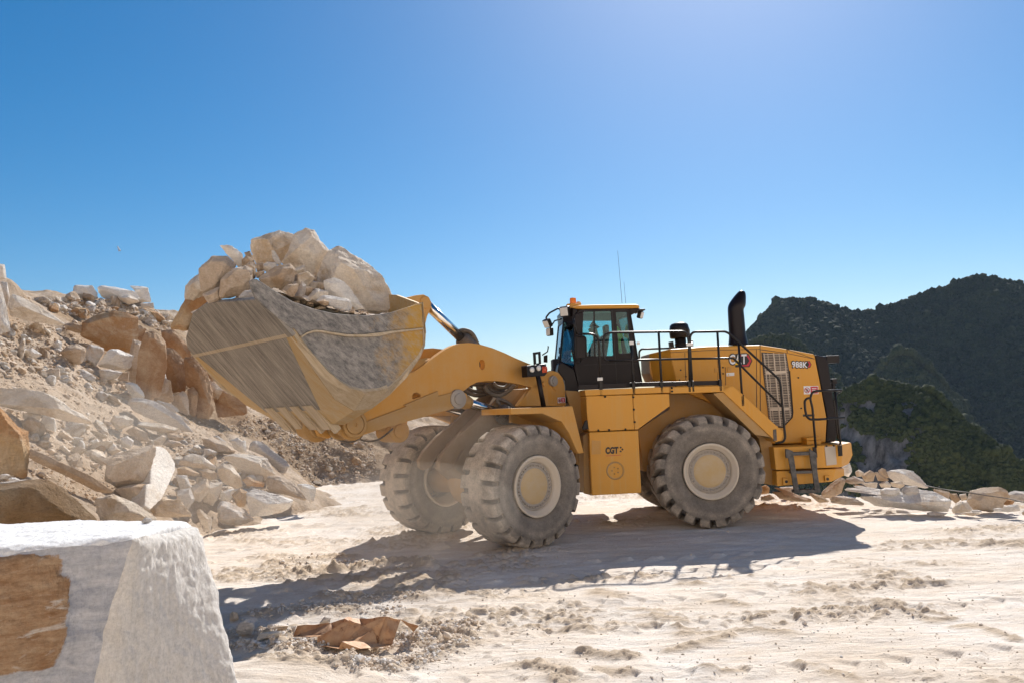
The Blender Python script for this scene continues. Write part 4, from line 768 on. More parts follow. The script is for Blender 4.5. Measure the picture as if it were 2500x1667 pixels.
# ---- bucket
bk = tag(empty('bucket', L('f', 3.4, 0, 2.9), LOADER)); FP = lambda s, o, z: L('f', s, o, z); BW = 1.95
m, n, b = mat('worn bucket side'); b.inputs['Roughness'].default_value = .6; b.inputs['Metallic'].default_value = .15; v = dots(n, (hf*.8+UZ*.6, lf, UZ*.8-hf*.6)); vs_ = dots(n, (hf, lf, UZ))
a0 = float(FP(3.2, 0, 0)@hf); sx = nd(n, 'ShaderNodeSeparateXYZ'); lk(n, vs_, sx.inputs[0]); g0 = math_(n, 'SUBTRACT', a0, sx.outputs[0]); nz = noise(n, v, 2.2, 8, .7)
fac = ramp(n, math_(n, 'ADD', math_(n, 'MULTIPLY', g0, .45), nz), [(.56, 0.), (.82, 1.)])
mp = nd(n, 'ShaderNodeMapping'); mp.inputs['Scale'].default_value = (5, 5, 13); lk(n, v, mp.inputs[0])
gcol = mixc(n, ramp(n, noise(n, mp.outputs[0], 1.1, 12, .86), [(.40, 0.), (.62, 1.)]), (.095, .088, .084), (.36, .325, .285)); ycol = mixc(n, ramp(n, noise(n, mp.outputs[0], 1.6, 8, .75), [(.45, 0.), (.7, 1.)]), (.44, .24, .035), (.40, .31, .2))
lk(n, mixc(n, fac, gcol, ycol), b.inputs['Base Color']); bump(n, b, noise(n, mp.outputs[0], 2, 8, .7), .3, .01); M['bucketside'] = m
M['bucketshell'] = scratched('scraped yellow bucket shell', (.46, .27, .07), (.50, .40, .27), .5*hf+.6*UZ-lf*.3, lf*.8+UZ*.3)
M['bucketedge'] = scratched('bright worn edge plate', (.36, .27, .16), (.58, .48, .36), .86*hf+1.*UZ, lf)
PRO = [(4.35, 3.45, 1.74), (3.92, 2.95, 1.36), (3.49, 2.45, .98), (3.27, 2.24, .92), (3.10, 2.22, .92), (2.86, 2.44, 1.2), (2.62, 2.78, 1.55), (2.42, 3.1, 1.8), (2.28, 3.5, BW), (2.31, 3.95, BW)]
SW = ZA([(905, 772), (960, 862), (1060, 980), (1150, 1080), (1230, 1145), (1300, 1190), (1400, 1212), (1500, 1205), (1560, 1182), (1650, 1100), (1710, 1030), (1782, 960), (1812, 890), (1806, 770), (1795, 602)])
QS = ons(SW, BW, 'f'); qi = [0, 2, 4, 6, 8, 9, 10, 11, 12, 14]
def side(o): return 1
mb = MB(); Pn = [FP(s, o, z) for s, z, o in PRO]; Qn = [QS[i] for i in qi]; Mn = [(p*.45+q*.55)-UZ*.05*(1 if i < 7 else 0)+lf*.10*(1 if i < 7 else .0) for i, (p, q) in enumerate(zip(Pn, Qn))]
k = len(Pn)
for X in (lambda P: P, lambda P: mir(P, 'f')):
    V = X(Pn)+X(Mn)+X(Qn); mb.add(V, [[i, i+1, k+i+1, k+i] for i in range(k-1)], 0); mb.add(V, [[k+i, k+i+1, 2*k+i+1, 2*k+i] for i in range(k-1)], 1)
Pf = mir(Pn, 'f'); mb.add(Pn+Pf, [[i, k+i, k+i+1, i+1] for i in range(k-1)], 0)
sh = mb.build('shell', [M['bucketshell'], M['bucketedge']], bk); md = sh.modifiers.new('solid', 'SOLIDIFY'); md.thickness = .05; md.offset = 0
wl = ons(ZA([(600, 446), (622, 432), (648, 432), (720, 480), (800, 532), (900, 590), (1050, 642), (1180, 672), (1290, 682), (1420, 685), (1520, 676), (1600, 660), (1700, 628), (1770, 602), (1795, 602)])+SW[::-1][1:]+ZA([(890, 778), (800, 708), (700, 622), (640, 562), (615, 500)]), BW, 'f')
for X, sg in ((lambda P: P, 1), (lambda P: mir(P, 'f'), -1)):
    if sg < 0: wl = ons(ZA([(900, 600), (1050, 642), (1180, 672), (1290, 682), (1420, 685), (1520, 676), (1600, 660), (1700, 628), (1770, 602), (1795, 602)])+SW[::-1][1:]+ZA([(895, 740)]), BW, 'f')
    MB().prism(X(wl), -lf*.06*sg).build('side_wall', M['bucketside'], bk, bevel=.008)
    up = ons(ZA([(600, 446), (622, 432), (648, 432), (720, 480), (800, 532), (900, 590), (1050, 642), (1180, 672), (1290, 682), (1420, 685), (1520, 676), (1600, 660), (1700, 628), (1795, 602), (1806, 770), (1600, 790), (1400, 815), (1280, 815), (1180, 800), (1100, 785), (1050, 784), (1000, 800), (955, 828), (905, 772), (890, 778), (800, 708), (700, 622), (640, 562), (615, 500)]), BW+.035, 'f')
    if sg < 0: up = ons(ZA([(900, 600), (1050, 642), (1180, 672), (1290, 682), (1420, 685), (1520, 676), (1600, 660), (1700, 628), (1795, 602), (1806, 770), (1600, 790), (1400, 815), (1280, 815), (1180, 800), (1100, 785), (1050, 784), (1000, 800), (955, 828), (905, 772)]), BW+.035, 'f')
    MB().prism(X(up), -lf*.034*sg).build('side_cutter', M['bucketside'], bk, bevel=.01)
    rb = ons(ZA([(955, 828), (1000, 800), (1050, 784), (1100, 785), (1180, 800), (1280, 815), (1400, 815), (1600, 790), (1806, 770), (1810, 782), (1600, 806), (1500, 830), (1400, 834), (1280, 832), (1180, 816), (1100, 800), (1050, 799), (1000, 815), (965, 836)]), BW+.055, 'f')
    MB().prism(X(rb), -lf*.054*sg).build('side_rib', M['bucketedge'], bk, bevel=.006)
    rim = ons(SW[:9], BW+.02, 'f'); rin = ons(ZA([(840, 792), (880, 775)])[:1]+ZA([(905, 865), (1010, 1000), (1100, 1105), (1190, 1175), (1290, 1218), (1400, 1228), (1500, 1218), (1560, 1190)]), BW-.06, 'f')
    V = X(rim)+X(rin); mb = MB(); mb.add(V, [[i, i+1, 9+i+1, 9+i] for i in range(8)]); o = mb.build('heel_plate', M['bucketedge'], bk); md = o.modifiers.new('solid', 'SOLIDIFY'); md.thickness = .04
fd = np.array([.86, 1.0])/np.hypot(.86, 1.0); fn = -(hf*fd[1]-UZ*fd[0]); fn = hf*fd[1]*1.0-UZ*fd[0]   # outward (down-forward) normal of the floor
def fl(sx_, o, k=0.): t = (sx_-4.35)/.86; return FP(4.35+.86*t, o, 3.45+1.0*t)+fn*k
MB().prism([fl(4.33, 1.74, .03), fl(3.49, .98, .03), fl(3.49, -.98, .03), fl(4.33, -1.74, .03)], -fn*.05).build('floor_wear_plate', M['bucketfloor'], bk, bevel=.006)
MB().prism([fl(4.33, 1.975, .045), fl(4.33, -1.86, .045), fl(4.47, -1.82, .045), fl(4.58, -1.55, .045), fl(4.82, -.45, .045), fl(4.87, .28, .045), fl(4.78, 1.45, .045), fl(4.74, 1.975, .045)], -fn*.07).build('cutting_edge', M['bucketfloor'], bk, bevel=.012)
MB().prism([fl(4.335, 1.84, .046), fl(4.375, 1.84, .046), fl(4.375, -1.84, .046), fl(4.335, -1.84, .046)], -fn*.02).build('edge_weld', M['bucketedge'], bk, bevel=.006)
mb = MB()
for o_, s_ in ((2.2, .06), (1.0, .05), (.25, .04), (-.8, .05)): pass
for oc in (.70, .24, -.24, -.72):
    mb.prism([fl(3.56, oc+.15, .05), fl(3.56, oc-.15, .05), fl(3.24, oc-.13, .05), fl(3.24, oc+.13, .05)], -fn*.09)
    mb.prism([fl(3.50, oc+.17, .035), fl(3.50, oc+.09, .035), fl(3.18, oc+.09, .035), fl(3.18, oc+.17, .035)], -fn*.12)
mb.each('heel_wear_bar', M['bucketedge'], bk, bevel=.008)
hl_ = on(ZA([(1295, 1440)])[0], AO, 'f'); hs_, hz_ = float((hl_-FA)@hf), float(hl_[2])
for sg in (1, -1):
    for o_ in (AO+.10, AO-.24):
        P = [FP(hs_+.25*math.cos(a), o_*sg, hz_+.25*math.sin(a)) for a in np.linspace(math.radians(120), math.radians(390), 16)]+[FP(3.30, o_*sg, 2.45), FP(2.95, o_*sg, 2.6)]; MB().prism(P, -lf*.07).build('hinge_ear', DIRTY, bk, bevel=.012)
for o_ in (.28, -.20): MB().prism([FP(s, o_, z) for s, z in ((3.3, 2.25), (3.2, 2.03), (3.04, 1.98), (2.9, 2.03), (2.85, 2.2), (2.8, 2.35))], -lf*.08).build('hinge_ear', YD, bk, bevel=.012)
MB().lathe(on(ZA([(1085, 1462)])[0], .16, 'f'), -lf, [(0, .03), (.10, .03), (.11, 0), (.15, 0), (.16, .02), (.165, .06), (.23, .065), (.235, .12), (.17, .13), (.17, .5)], 32, cap=False).build('hinge_boss', DIRTY, bk)
MB().prism([FP(2.31, BW, 3.93), FP(2.24, 1.2, 4.16), FP(2.22, .6, 4.26), FP(2.22, -.6, 4.26), FP(2.24, -1.2, 4.16), FP(2.31, -BW, 3.93), FP(2.27, -BW, 3.5), FP(2.27, BW, 3.5)], hf*.06).build('spill_guard', M['bucketshell'], bk, bevel=.008)

# ---- badges, stickers and lettering
def text(body, zf, x0, x1, y0, y1, o, fr, m, parent, name, bold=.03, depth=.003, shear=0., ext=0.):
    cu = bpy.data.curves.new('t', 'FONT'); cu.body = body; cu.offset = bold; cu.shear = shear; cu.space_character = 1.04; cu.fill_mode = 'FRONT'
    ob = bpy.data.objects.new('t', cu); COL.objects.link(ob); dg_ = bpy.context.evaluated_depsgraph_get(); me = bpy.data.meshes.new_from_object(ob.evaluated_get(dg_)); V = np.array([v.co[:] for v in me.vertices]); Fc = [list(p.vertices) for p in me.polygons]
    bpy.data.objects.remove(ob); bpy.data.curves.remove(cu)
    lo, hi = V.min(0), V.max(0); P00, P10, P01 = ons(zf([(x0, y1), (x1, y1+ext), (x0, y0)]), o, fr); u = (V[:, 0]-lo[0])/(hi[0]-lo[0]); v_ = (V[:, 1]-lo[1])/(hi[1]-lo[1])
    W = P00+u[:, None]*(P10-P00)+v_[:, None]*(P01-P00)+FR[fr][2]*depth
    return obj(name, W, Fc, m, parent)
e1 = .004; BO = HN+.007
bd = pr('badge', Z5([(700, 522), (792, 522), (819, 570), (797, 614), (700, 616)]), BO, .01, M['lettering_black'], bevel=0)
MB().prism(ons(Z5([(735, 527), (787, 527), (812, 570), (792, 608), (735, 610), (735, 600), (778, 598), (798, 570), (780, 540), (735, 540)]), BO+e1, 'r'), -lr*.003).build('hexagon', M['red'], bd)
text('CAT', Z5, 652, 782, 520, 603, BO, 'r', M['lettering_black'], bd, 'letter_outline', .06, .006, ext=-4); text('CAT', Z5, 657, 777, 527, 596, BO, 'r', M['white'], bd, 'lettering', .03, .010, ext=-4)
MB().prism(ons(Z5([(718, 562), (741, 597), (694, 599)]), BO+.0145, 'r'), -lr*.002).build('triangle', M['lettering_yellow'], bd)
bd2 = pr('model_badge', Z5([(1185, 572), (1217, 572), (1230, 596), (1219, 618), (1185, 620)]), BO, .01, M['lettering_black'], bevel=0)
MB().prism(ons(Z5([(1203, 575), (1214, 575), (1226, 596), (1216, 614), (1203, 615), (1214, 596)]), BO+e1, 'r'), -lr*.003).build('hexagon', M['red'], bd2)
text('988K', Z5, 1087, 1206, 568, 625, BO, 'r', M['lettering_black'], bd2, 'letter_outline', .055, .006, ext=3); text('988K', Z5, 1093, 1200, 575, 617, BO, 'r', M['white'], bd2, 'lettering', .022, .010, ext=3)
def nosign(zf, x0, x1, y0, y1, xm, o, fr, parent=LOADER):
    s = MB().prism(ons(zf([(x0, y0), (x1, y0-2), (x1+2, y1-3), (x0+2, y1)]), o+.006, fr), -FR[fr][2]*.008).build('warning_sign', M['white'], parent)
    MB().prism(ons(zf([(xm, y0+4), (x1-3, y0+2), (x1-2, y1-7), (xm+2, y1-5)]), o+.009, fr), -FR[fr][2]*.002).build('red_panel', M['red'], s)
    c = on(zf([((x0+xm)/2, (y0+y1)/2)])[0], o+.008, fr); r_ = np.linalg.norm(on(zf([((x0+xm)/2+100, (y0+y1)/2)])[0], o+.008, fr)-c)/100*(xm-x0)*.40; h_, l_ = FR[fr][1], FR[fr][2]
    mb = MB(); mb.lathe(c, l_, [(r_, 0), (r_, .003), (r_*.78, .003), (r_*.78, 0)], 28, cap=False); d_ = (hr*.7+UZ*.7); mb.prism([c+h_*r_*.75+UZ*r_*.55+l_*.004, c+h_*r_*.55+UZ*r_*.75+l_*.004, c-h_*r_*.75-UZ*r_*.55+l_*.004, c-h_*r_*.55-UZ*r_*.75+l_*.004], -l_*.003); mb.build('prohibition_ring', M['red'], s)
    mb = MB(); mb.lathe(c+UZ*r_*.42+l_*.001, l_, [(r_*.14, 0), (r_*.14, .002)], 10)
    for a, b2 in (((0, .28), (0, -.1)), ((0, -.1), (.3, -.55)), ((0, -.1), (-.25, -.55)), ((0, .2), (.35, -.02)), ((0, .2), (-.32, .0))): mb.tube([c+h_*r_*a[0]+UZ*r_*a[1]+l_*.002, c+h_*r_*b2[0]+UZ*r_*b2[1]+l_*.002], r_*.09, 6)
    mb.build('walking_figure', M['lettering_black'], s); mb = MB()
    for t_ in (.25, .45, .65): yy = y0+(y1-y0)*t_; mb.prism(ons(zf([(xm+10, yy), (x1-12, yy-1), (x1-12, yy+3), (xm+10, yy+4)]), o+.0115, fr), -l_*.002)
    mb.each('text_line', M['white'], s)
nosign(Z5, 1175, 1276, 746, 803, 1222, HN+.002, 'r'); nosign(Z3, 1608, 1672, 1113, 1160, 1638, .64, 'f')
lbz = pr('caution_label', Z5([(638, 655), (692, 652), (692, 673), (639, 677)]), HN+.006, .006, M['white'], bevel=0); MB().prism(ons(Z5([(645, 672), (652, 658), (659, 671)]), HN+.009, 'r'), -lr*.002).build('triangle', M['lettering_yellow'], lbz)
lbz = pr('name_strip', ZL([(250, 704), (366, 703), (367, 724), (251, 727)]), HN+.006, .006, M['lettering_black'], bevel=0)
cg = text('CGT', ZW, 345, 470, 668, 735, PO+.03, 'r', M['lettering_black'], tank, 'dealer_lettering', .06, .004, ext=-5)
mb = MB()
for x, y in ((488, 672), (505, 690), (488, 708)): mb.prism(ons(ZW([(x-8, y), (x+4, y-11), (x+14, y), (x+4, y+11)]), PO+.035, 'r'), -lr*.003)
mb.build('dealer_arrow_mark', M['lettering_black'], tank)
MB().prism(ons(ZW([(348, 750), (494, 742), (494, 746), (348, 754)]), PO+.034, 'r'), -lr*.003).build('dealer_tagline', M['red'], tank)

# ================================================================== ROCKS
def hull2(P):
    P = sorted(map(tuple, P))
    def half(Q):
        h = []
        for p in Q:
            while len(h) > 1 and (h[-1][0]-h[-2][0])*(p[1]-h[-2][1])-(h[-1][1]-h[-2][1])*(p[0]-h[-2][0]) <= 0: h.pop()
            h.append(p)
        return h
    a = half(P); b = half(P[::-1]); return np.array(a[:-1]+b[:-1])
def poly_cut(D, N, Pd):
    """radius of the convex body {n.x <= p} in directions D"""
    r = np.full(len(D), 1e9)
    for n_, p_ in zip(N, Pd):
        k = D@n_; r = np.where(k > 1e-4, np.minimum(r, p_/np.maximum(k, 1e-4)), r)
    return r
def rock(zf, pts, mk, label, name='boulder', cat='boulder', d=None, th=.8, sd=None, group=None, lv=4, rough=.075, pull=.35, tilt=None, facing=None, concave=True, attr=None):
    """a broken stone whose outline, seen from the photographer's spot, is `pts`; th = depth relative to its breadth"""
    sd = (hash(label) if sd is None else sd); sd = sum(ord(c)*(i+3) for i, c in enumerate(label)) % 9973; g = np.random.default_rng(sd)
    P = np.array(zf(pts), float); area = .5*abs(np.sum(P[:, 0]*np.roll(P[:, 1], -1)-np.roll(P[:, 0], -1)*P[:, 1])); c2 = P.mean(0)*.5+(P.min(0)+P.max(0))*.25
    hp = P*.94+c2*.06; dm_ = float(hit(hp[:, 0], hp[:, 1]).min()); ext = d is None
    d = dm_ if ext else (d if pull == 0 else min(d, dm_))
    sz = math.sqrt(area)*d/F; t = th*sz; d0 = d-(.06*t if pull else 0); ctr = at(c2[0], c2[1], d0); w_ = ray(*c2); w_ = w_/np.linalg.norm(w_); u_ = R2-w_*(R2@w_); u_ /= np.linalg.norm(u_); v_ = np.cross(u_, w_)
    Q = []
    for x, y in P:
        r_ = ray(x, y); q = CO+r_*(((ctr-CO)@w_)/(r_@w_))-ctr; Q.append((q@u_, q@v_))
    Q = np.array(Q); ex = np.abs(Q).max(0); S_ = np.array([ex[0], ex[1], t*.5]); Qn = Q/ex; H = hull2(Qn)
    N, Pd = [], []
    for a, b in zip(H, np.roll(H, -1, 0)):
        e = b-a; n_ = np.array([e[1], -e[0]]); ln = np.linalg.norm(n_)
        if ln < .12: continue
        n_ /= ln; p_ = n_@a
        if p_ <= .02: continue
        for s_, lo, hi in ((-1, .12, 1.1), (1, .15, .9)):
            tl = g.uniform(lo, hi)
            if s_ < 0 and n_[1] > .4: tl = g.uniform(.28, .6)
            N.append(np.array([n_[0], n_[1], s_*tl])); Pd.append(p_)
    for _ in range(2): N.append(np.array([g.normal()*.25, g.normal()*.25, -1.])); Pd.append(g.uniform(.75, 1.))
    N.append(np.array([g.normal()*.2, g.normal()*.2, 1.])); Pd.append(1.)
    for _ in range(3):
        n_ = np.array([g.normal(), g.normal(), -abs(g.normal())-.5]); m_ = (H@n_[:2]).max(); N.append(n_); Pd.append(max(m_, .0)+abs(n_[2])*g.uniform(.30, .7))
    if facing is not None: N.append(np.array(facing[:3])); Pd.append(facing[3])
    D, Fi = ICO[lv]; D = D@np.linalg.qr(g.normal(size=(3, 3)))[0]; r = poly_cut(D, N, Pd)
    if concave: # hollows of the outline
        th_ = np.arctan2(Qn[:, 1], Qn[:, 0]); o_ = np.argsort(th_); ta = th_[o_]; ra = np.hypot(Qn[:, 0], Qn[:, 1])[o_]; ta = np.r_[ta-2*np.pi, ta, ta+2*np.pi]; ra = np.r_[ra, ra, ra]
        an = np.arctan2(D[:, 1], D[:, 0]); k = np.clip(np.searchsorted(ta, an), 1, len(ta)-1); a0, a1, r0, r1 = ta[k-1], ta[k], ra[k-1], ra[k]
        x0, y0, x1, y1 = r0*np.cos(a0), r0*np.sin(a0), r1*np.cos(a1), r1*np.sin(a1); ca, sa = np.cos(an), np.sin(an); den = ca*(y1-y0)-sa*(x1-x0); rho = np.where(np.abs(den) > 1e-6, (x0*(y1-y0)-y0*(x1-x0))/np.where(np.abs(den) > 1e-6, den, 1), r0); rho = np.clip(np.abs(rho), .05, 3)
        r = np.minimum(r, rho/np.maximum(np.hypot(D[:, 0], D[:, 1]), 1e-3)*1.02)
    X = D*r[:, None]; q0 = D*3+sd*.37; nz = (fb3(q0, 3, sd % 50)-.5)*2*rough+(n3(q0*5, sd % 31)-.5)*rough*.7; rd = np.abs(fb3(D*2.2+sd, 2, 7)-.5)*rough*1.2
    X = X*(1+nz-rd+.012)[:, None]*S_
    W = ctr+X[:, :1]*u_+X[:, 1:2]*v_+X[:, 2:]*w_
    o = obj(name, W, Fi, S[mk] if isinstance(mk, str) else mk, attr=attr)
    return tag(o, label, cat, group)
GB = 'boulders heaped in the bucket'
def inb(zf, pts, o): # distance of a point on a lengthwise plane through the bucket
    c = np.array(zf(pts)).mean(0); return float((on(tuple(c), o, 'f')-CO)@FW)
def brock(pts, o, mk, label, th=1.0, **k):
    c_ = np.array(pts, float).mean(0); pts = [tuple(c_+(np.array(p)-c_)*1.09) for p in pts]
    return rock(ZA, pts, mk, label, group=GB, d=inb(ZA, pts, o), th=th, pull=0, **k)
brock([(610, 210), (622, 165), (700, 130), (800, 104), (880, 120), (918, 150), (895, 210), (830, 310), (760, 330), (690, 330), (645, 320), (625, 260)], -.25, 'cream', 'big cream boulder at the top of the bucket load, beside the tallest one', lv=5)
brock([(922, 122), (990, 92), (1040, 108), (1080, 180), (1150, 240), (1125, 330), (1065, 460), (1000, 420), (900, 345), (825, 318), (880, 240), (908, 170)], .25, 'cream', 'tallest boulder of the bucket load, a cream pointed block', lv=5, rough=.06)
brock([(1150, 250), (1230, 215), (1310, 282), (1430, 342), (1510, 430), (1560, 500), (1612, 620), (1605, 665), (1400, 695), (1300, 690), (1200, 640), (1060, 500), (1108, 365)], .75, 'cream', 'largest boulder of the load, white veined, at the bucket end nearest the cab', lv=5, rough=.07)
brock([(250, 360), (330, 285), (440, 278), (495, 340), (445, 430), (395, 480), (330, 520), (272, 515), (255, 440)], .15, 'tan', 'dark brown boulder under the small pale perched stone in the bucket', lv=5)
brock([(393, 560), (400, 440), (480, 365), (560, 345), (615, 370), (605, 480), (560, 540), (480, 560)], .85, 'tan', 'brown rounded boulder just above the bucket lip')
brock([(545, 350), (600, 312), (640, 330), (638, 420), (605, 440), (560, 400)], .55, 'tan', 'grey brown stone squeezed between two brown boulders in the bucket')
brock([(395, 206), (430, 200), (475, 206), (548, 262), (546, 335), (515, 350), (480, 300), (430, 250)], .2, 'white', 'small pale pitted stone perched on the brown boulder', th=.7)
brock([(545, 300), (580, 266), (628, 300), (622, 330), (550, 345)], .3, 'tan', 'little triangular brown stone beside the perched pale one')
brock([(750, 235), (768, 236), (795, 275), (826, 342), (795, 335), (758, 290)], .45, 'grey', 'thin upright grey sliver in the middle of the load', th=.5)
brock([(692, 330), (720, 316), (780, 318), (790, 355), (722, 390), (700, 370)], .5, 'cream', 'small buff stone left of the grey sliver')
brock([(632, 330), (690, 318), (702, 370), (650, 382)], .4, 'tan', 'small brown stone under the big cream boulder')
brock([(660, 430), (770, 350), (880, 328), (918, 380), (902, 450), (800, 530), (735, 495)], .95, 'tan', 'broad grey buff boulder in the middle of the load')
brock([(935, 400), (1000, 378), (1048, 422), (1005, 485), (930, 475)], 1.0, 'cream', 'small buff cube in the middle of the load, under the tallest boulder')
brock([(905, 365), (978, 333), (985, 380), (925, 402)], .7, 'cream', 'flat buff stone above the small cube')
brock([(800, 535), (860, 472), (938, 470), (922, 525), (880, 580), (830, 570)], 1.35, 'tan', 'wedge of buff stone behind the near bucket rim', name='rock', cat='rock')
brock([(903, 575), (958, 450), (992, 482), (978, 578)], 1.25, 'grey', 'narrow grey upright stone next to the buff wedge', name='rock', cat='rock')
brock([(968, 595), (1060, 498), (1142, 522), (1135, 565), (1010, 620)], 1.3, 'cream', 'sloping buff stone left of the white block on the rim', name='rock', cat='rock')
brock([(1115, 450), (1180, 425), (1262, 460), (1322, 540), (1388, 632), (1300, 645), (1200, 590), (1132, 525)], 1.3, 'white', 'pale grey flat stone leaning on the largest boulder', th=.5)
brock([(1065, 592), (1110, 548), (1200, 560), (1292, 575), (1302, 690), (1200, 690), (1110, 650)], 1.62, 'white', 'white square block right on the near bucket rim', th=.6)
brock([(522, 562), (560, 518), (622, 508), (690, 590), (700, 610), (600, 600)], 1.3, 'grey', 'pale grey stone tucked behind the bucket corner', th=.7)
brock([(50, 770), (58, 738), (130, 620), (170, 545), (250, 530), (335, 545), (300, 610), (240, 660), (180, 760), (160, 792)], -1.35, 'orange', 'ochre stone spilling over the far corner of the bucket lip')
brock([(150, 565), (153, 480), (200, 430), (255, 395), (285, 450), (300, 530), (200, 580)], -.8, 'cream', 'pale buff stone at the outer end of the load, leaning on the dark brown boulder')
brock([(270, 540), (390, 485), (402, 575), (310, 600)], .6, 'tan', 'low brown stone between the lip and the dark brown boulder', name='rock', cat='rock')
brock([(640, 385), (702, 374), (690, 420), (645, 425)], .75, 'tan', 'tiny brown stone beside the broad grey buff boulder', name='rock', cat='rock')
brock([(985, 485), (1030, 488), (1042, 525), (985, 555)], 1.2, 'tan', 'tiny brown stone under the buff cube', name='rock', cat='rock')
brock([(1040, 640), (1120, 610), (1125, 640), (1060, 650)], 1.75, 'cream', 'thin buff flake lying on the near rim', th=.6, name='rock', cat='rock')
brock([(560, 250), (600, 240), (640, 330), (600, 330)], -.6, 'tan', 'dark stone in the gap under the big cream boulder', name='rock', cat='rock')
# earth and broken stone filling the bucket
fx = np.linspace(-1.86, 1.86, 60); sx_ = np.linspace(2.34, 4.62, 50); SXg, OX = np.meshgrid(sx_, fx); top = 3.62+.36*np.clip((SXg-2.9)/1.5, 0, 1)+.95*np.exp(-((SXg-3.25)/.8)**2)*np.exp(-((OX+.25)/1.2)**2)+.22*(fb2(SXg*4, OX*4, 4, 3)-.5)
bot = np.interp(SXg, [2.3, 2.7, 3.0, 3.5, 4.35, 4.7], [3.3, 2.6, 2.5, 2.62, 3.5, 3.9]); top = np.maximum(top, bot+.02)
V = np.array([L('f', s, o, z) for s, o, z in zip(SXg.ravel(), OX.ravel(), top.ravel())]); 
tag(obj('rubble', V, grid_faces(60, 50), M['earth'], smooth=True), 'brown earth and fines packed under the boulders in the bucket', 'rubble', kind='stuff')

k_ = rng.integers(0, len(V), 900); k_ = k_[(np.abs(OX.ravel()[k_]) < 1.75)]; MOUND = V[k_]
# ---- right hand heap at the quarry edge
GRH = 'marble rubble heaped along the quarry edge'
def qrock(pts, mk, label, th=.9, d=None, nm='boulder', cat='boulder', **k): return rock(ZQ, pts, mk, label, nm, cat, d=d, th=th, group=GRH, **k)
qrock([(738, 245), (760, 205), (800, 215), (900, 262), (1090, 322), (1240, 295), (1430, 255), (1560, 290), (1722, 362), (1712, 400), (1682, 470), (1500, 468), (1190, 432), (1050, 415), (900, 330), (780, 280)], 'white', 'big tilted white slab leaning on the rubble at the quarry edge', 1.1, 15.6, 'stone_slab', 'slab', facing=(.05, .62, -.78, .30), lv=5)
qrock([(1080, 268), (1130, 250), (1252, 256), (1265, 290), (1185, 332), (1085, 322)], 'white', 'white block sitting on the big tilted slab, the one nearer the loader', .8, 15.1)
qrock([(1268, 275), (1300, 240), (1410, 234), (1432, 300), (1350, 326), (1285, 312)], 'grey', 'grey faceted block sitting on the middle of the tilted slab', .8, 15.0)
qrock([(1130, 102), (1260, 84), (1380, 106), (1432, 160), (1535, 268), (1400, 250), (1200, 200), (1150, 155)], 'white', 'rounded white boulder at the back of the heap, falling away to the right', .9, 16.6)
qrock([(858, 112), (890, 90), (937, 115), (932, 152), (870, 155)], 'cream', 'small round cream stone at the top of the heap', .9, 16.6)
qrock([(908, 142), (990, 95), (1042, 122), (1020, 195), (950, 205)], 'cream', 'cream boulder with a pinkish face near the heap top', .9, 16.3)
qrock([(1062, 102), (1095, 75), (1132, 90), (1162, 165), (1100, 175)], 'tan', 'upright tan stone topping the heap', .9, 16.4)
qrock([(778, 172), (850, 148), (930, 180), (952, 212), (830, 222), (768, 202)], 'grey', 'flat grey stone at the near shoulder of the heap', .8, 16.2)
qrock([(918, 217), (990, 205), (1062, 205), (1052, 250), (990, 258)], 'cream', 'flat buff wedge low in the heap', .8, 15.9)
qrock([(1068, 218), (1140, 188), (1182, 225), (1172, 252), (1090, 250)], 'cream', 'buff stone behind the white block on the slab', .9, 15.9)
qrock([(1168, 205), (1270, 192), (1302, 230), (1262, 262), (1180, 240)], 'cream', 'buff stone behind the grey faceted block', .9, 15.9)
qrock([(1030, 115), (1060, 110), (1160, 185), (1140, 200), (1060, 190)], 'tan', 'thin tan flake leaning across the heap', .5, 16.0, 'rock', 'rock')
qrock([(850, 215), (930, 235), (1000, 280), (960, 285), (860, 250)], 'orange', 'orange gravelly stone at the lip of the tilted slab', .8, 15.7, 'rock', 'rock')
qrock([(560, 290), (640, 220), (730, 155), (785, 180), (740, 300), (650, 352), (560, 345)], 'tan', 'broad tan stone between the loader steps and the heap', .9, 16.6)
qrock([(632, 352), (680, 320), (770, 326), (862, 345), (948, 392), (940, 412), (760, 402), (645, 386)], 'grey', 'long low grey stone lying in front of the heap', .8, 15.7)
qrock([(442, 306), (480, 294), (560, 322), (642, 372), (610, 386), (540, 386)], 'cream', 'sharp cream wedge on the ground beside the loader steps', .8, 16.3)
qrock([(105, 272), (135, 248), (180, 252), (230, 300), (400, 330), (492, 356), (482, 382), (330, 376), (190, 347)], 'tan', 'long tan slab lying under the loader steps', .8, 17.0)
qrock([(190, 247), (320, 240), (328, 302), (260, 312), (200, 302)], 'grey', 'pale square block behind the loader steps', .8, 17.8)
qrock([(18, 242), (70, 225), (107, 252), (100, 302), (28, 312)], 'orange', 'orange tinted stone right behind the rear tyre', .9, 17.6)
qrock([(22, 332), (112, 310), (152, 350), (90, 368), (28, 364)], 'cream', 'low cream stone on the ground by the rear tyre', .8, 17.0)
qrock([(738, 66), (815, 28), (837, 110), (800, 160), (765, 145)], 'white', 'white block peeking out behind the counterweight corner', .9, 18.4)
qrock([(1540, 262), (1610, 268), (1700, 292), (1692, 362), (1600, 335)], 'tan', 'tan stone wedged behind the right end of the tilted slab', .9, 15.9)
qrock([(1688, 302), (1760, 298), (1792, 362), (1750, 392), (1702, 352)], 'tan', 'rounded brown stone right of the tilted slab', .9, 15.3)
qrock([(1775, 312), (1840, 300), (1852, 352), (1800, 372)], 'cream', 'small buff stone beside the large tan boulder', .9, 15.4)
qrock([(1845, 330), (1870, 280), (1980, 250), (2060, 244), (2132, 246), (2212, 280), (2222, 332), (2152, 442), (2080, 468), (1900, 452), (1842, 390)], 'tan', 'large pale topped tan boulder behind the black cable', .9, 14.9, lv=5)
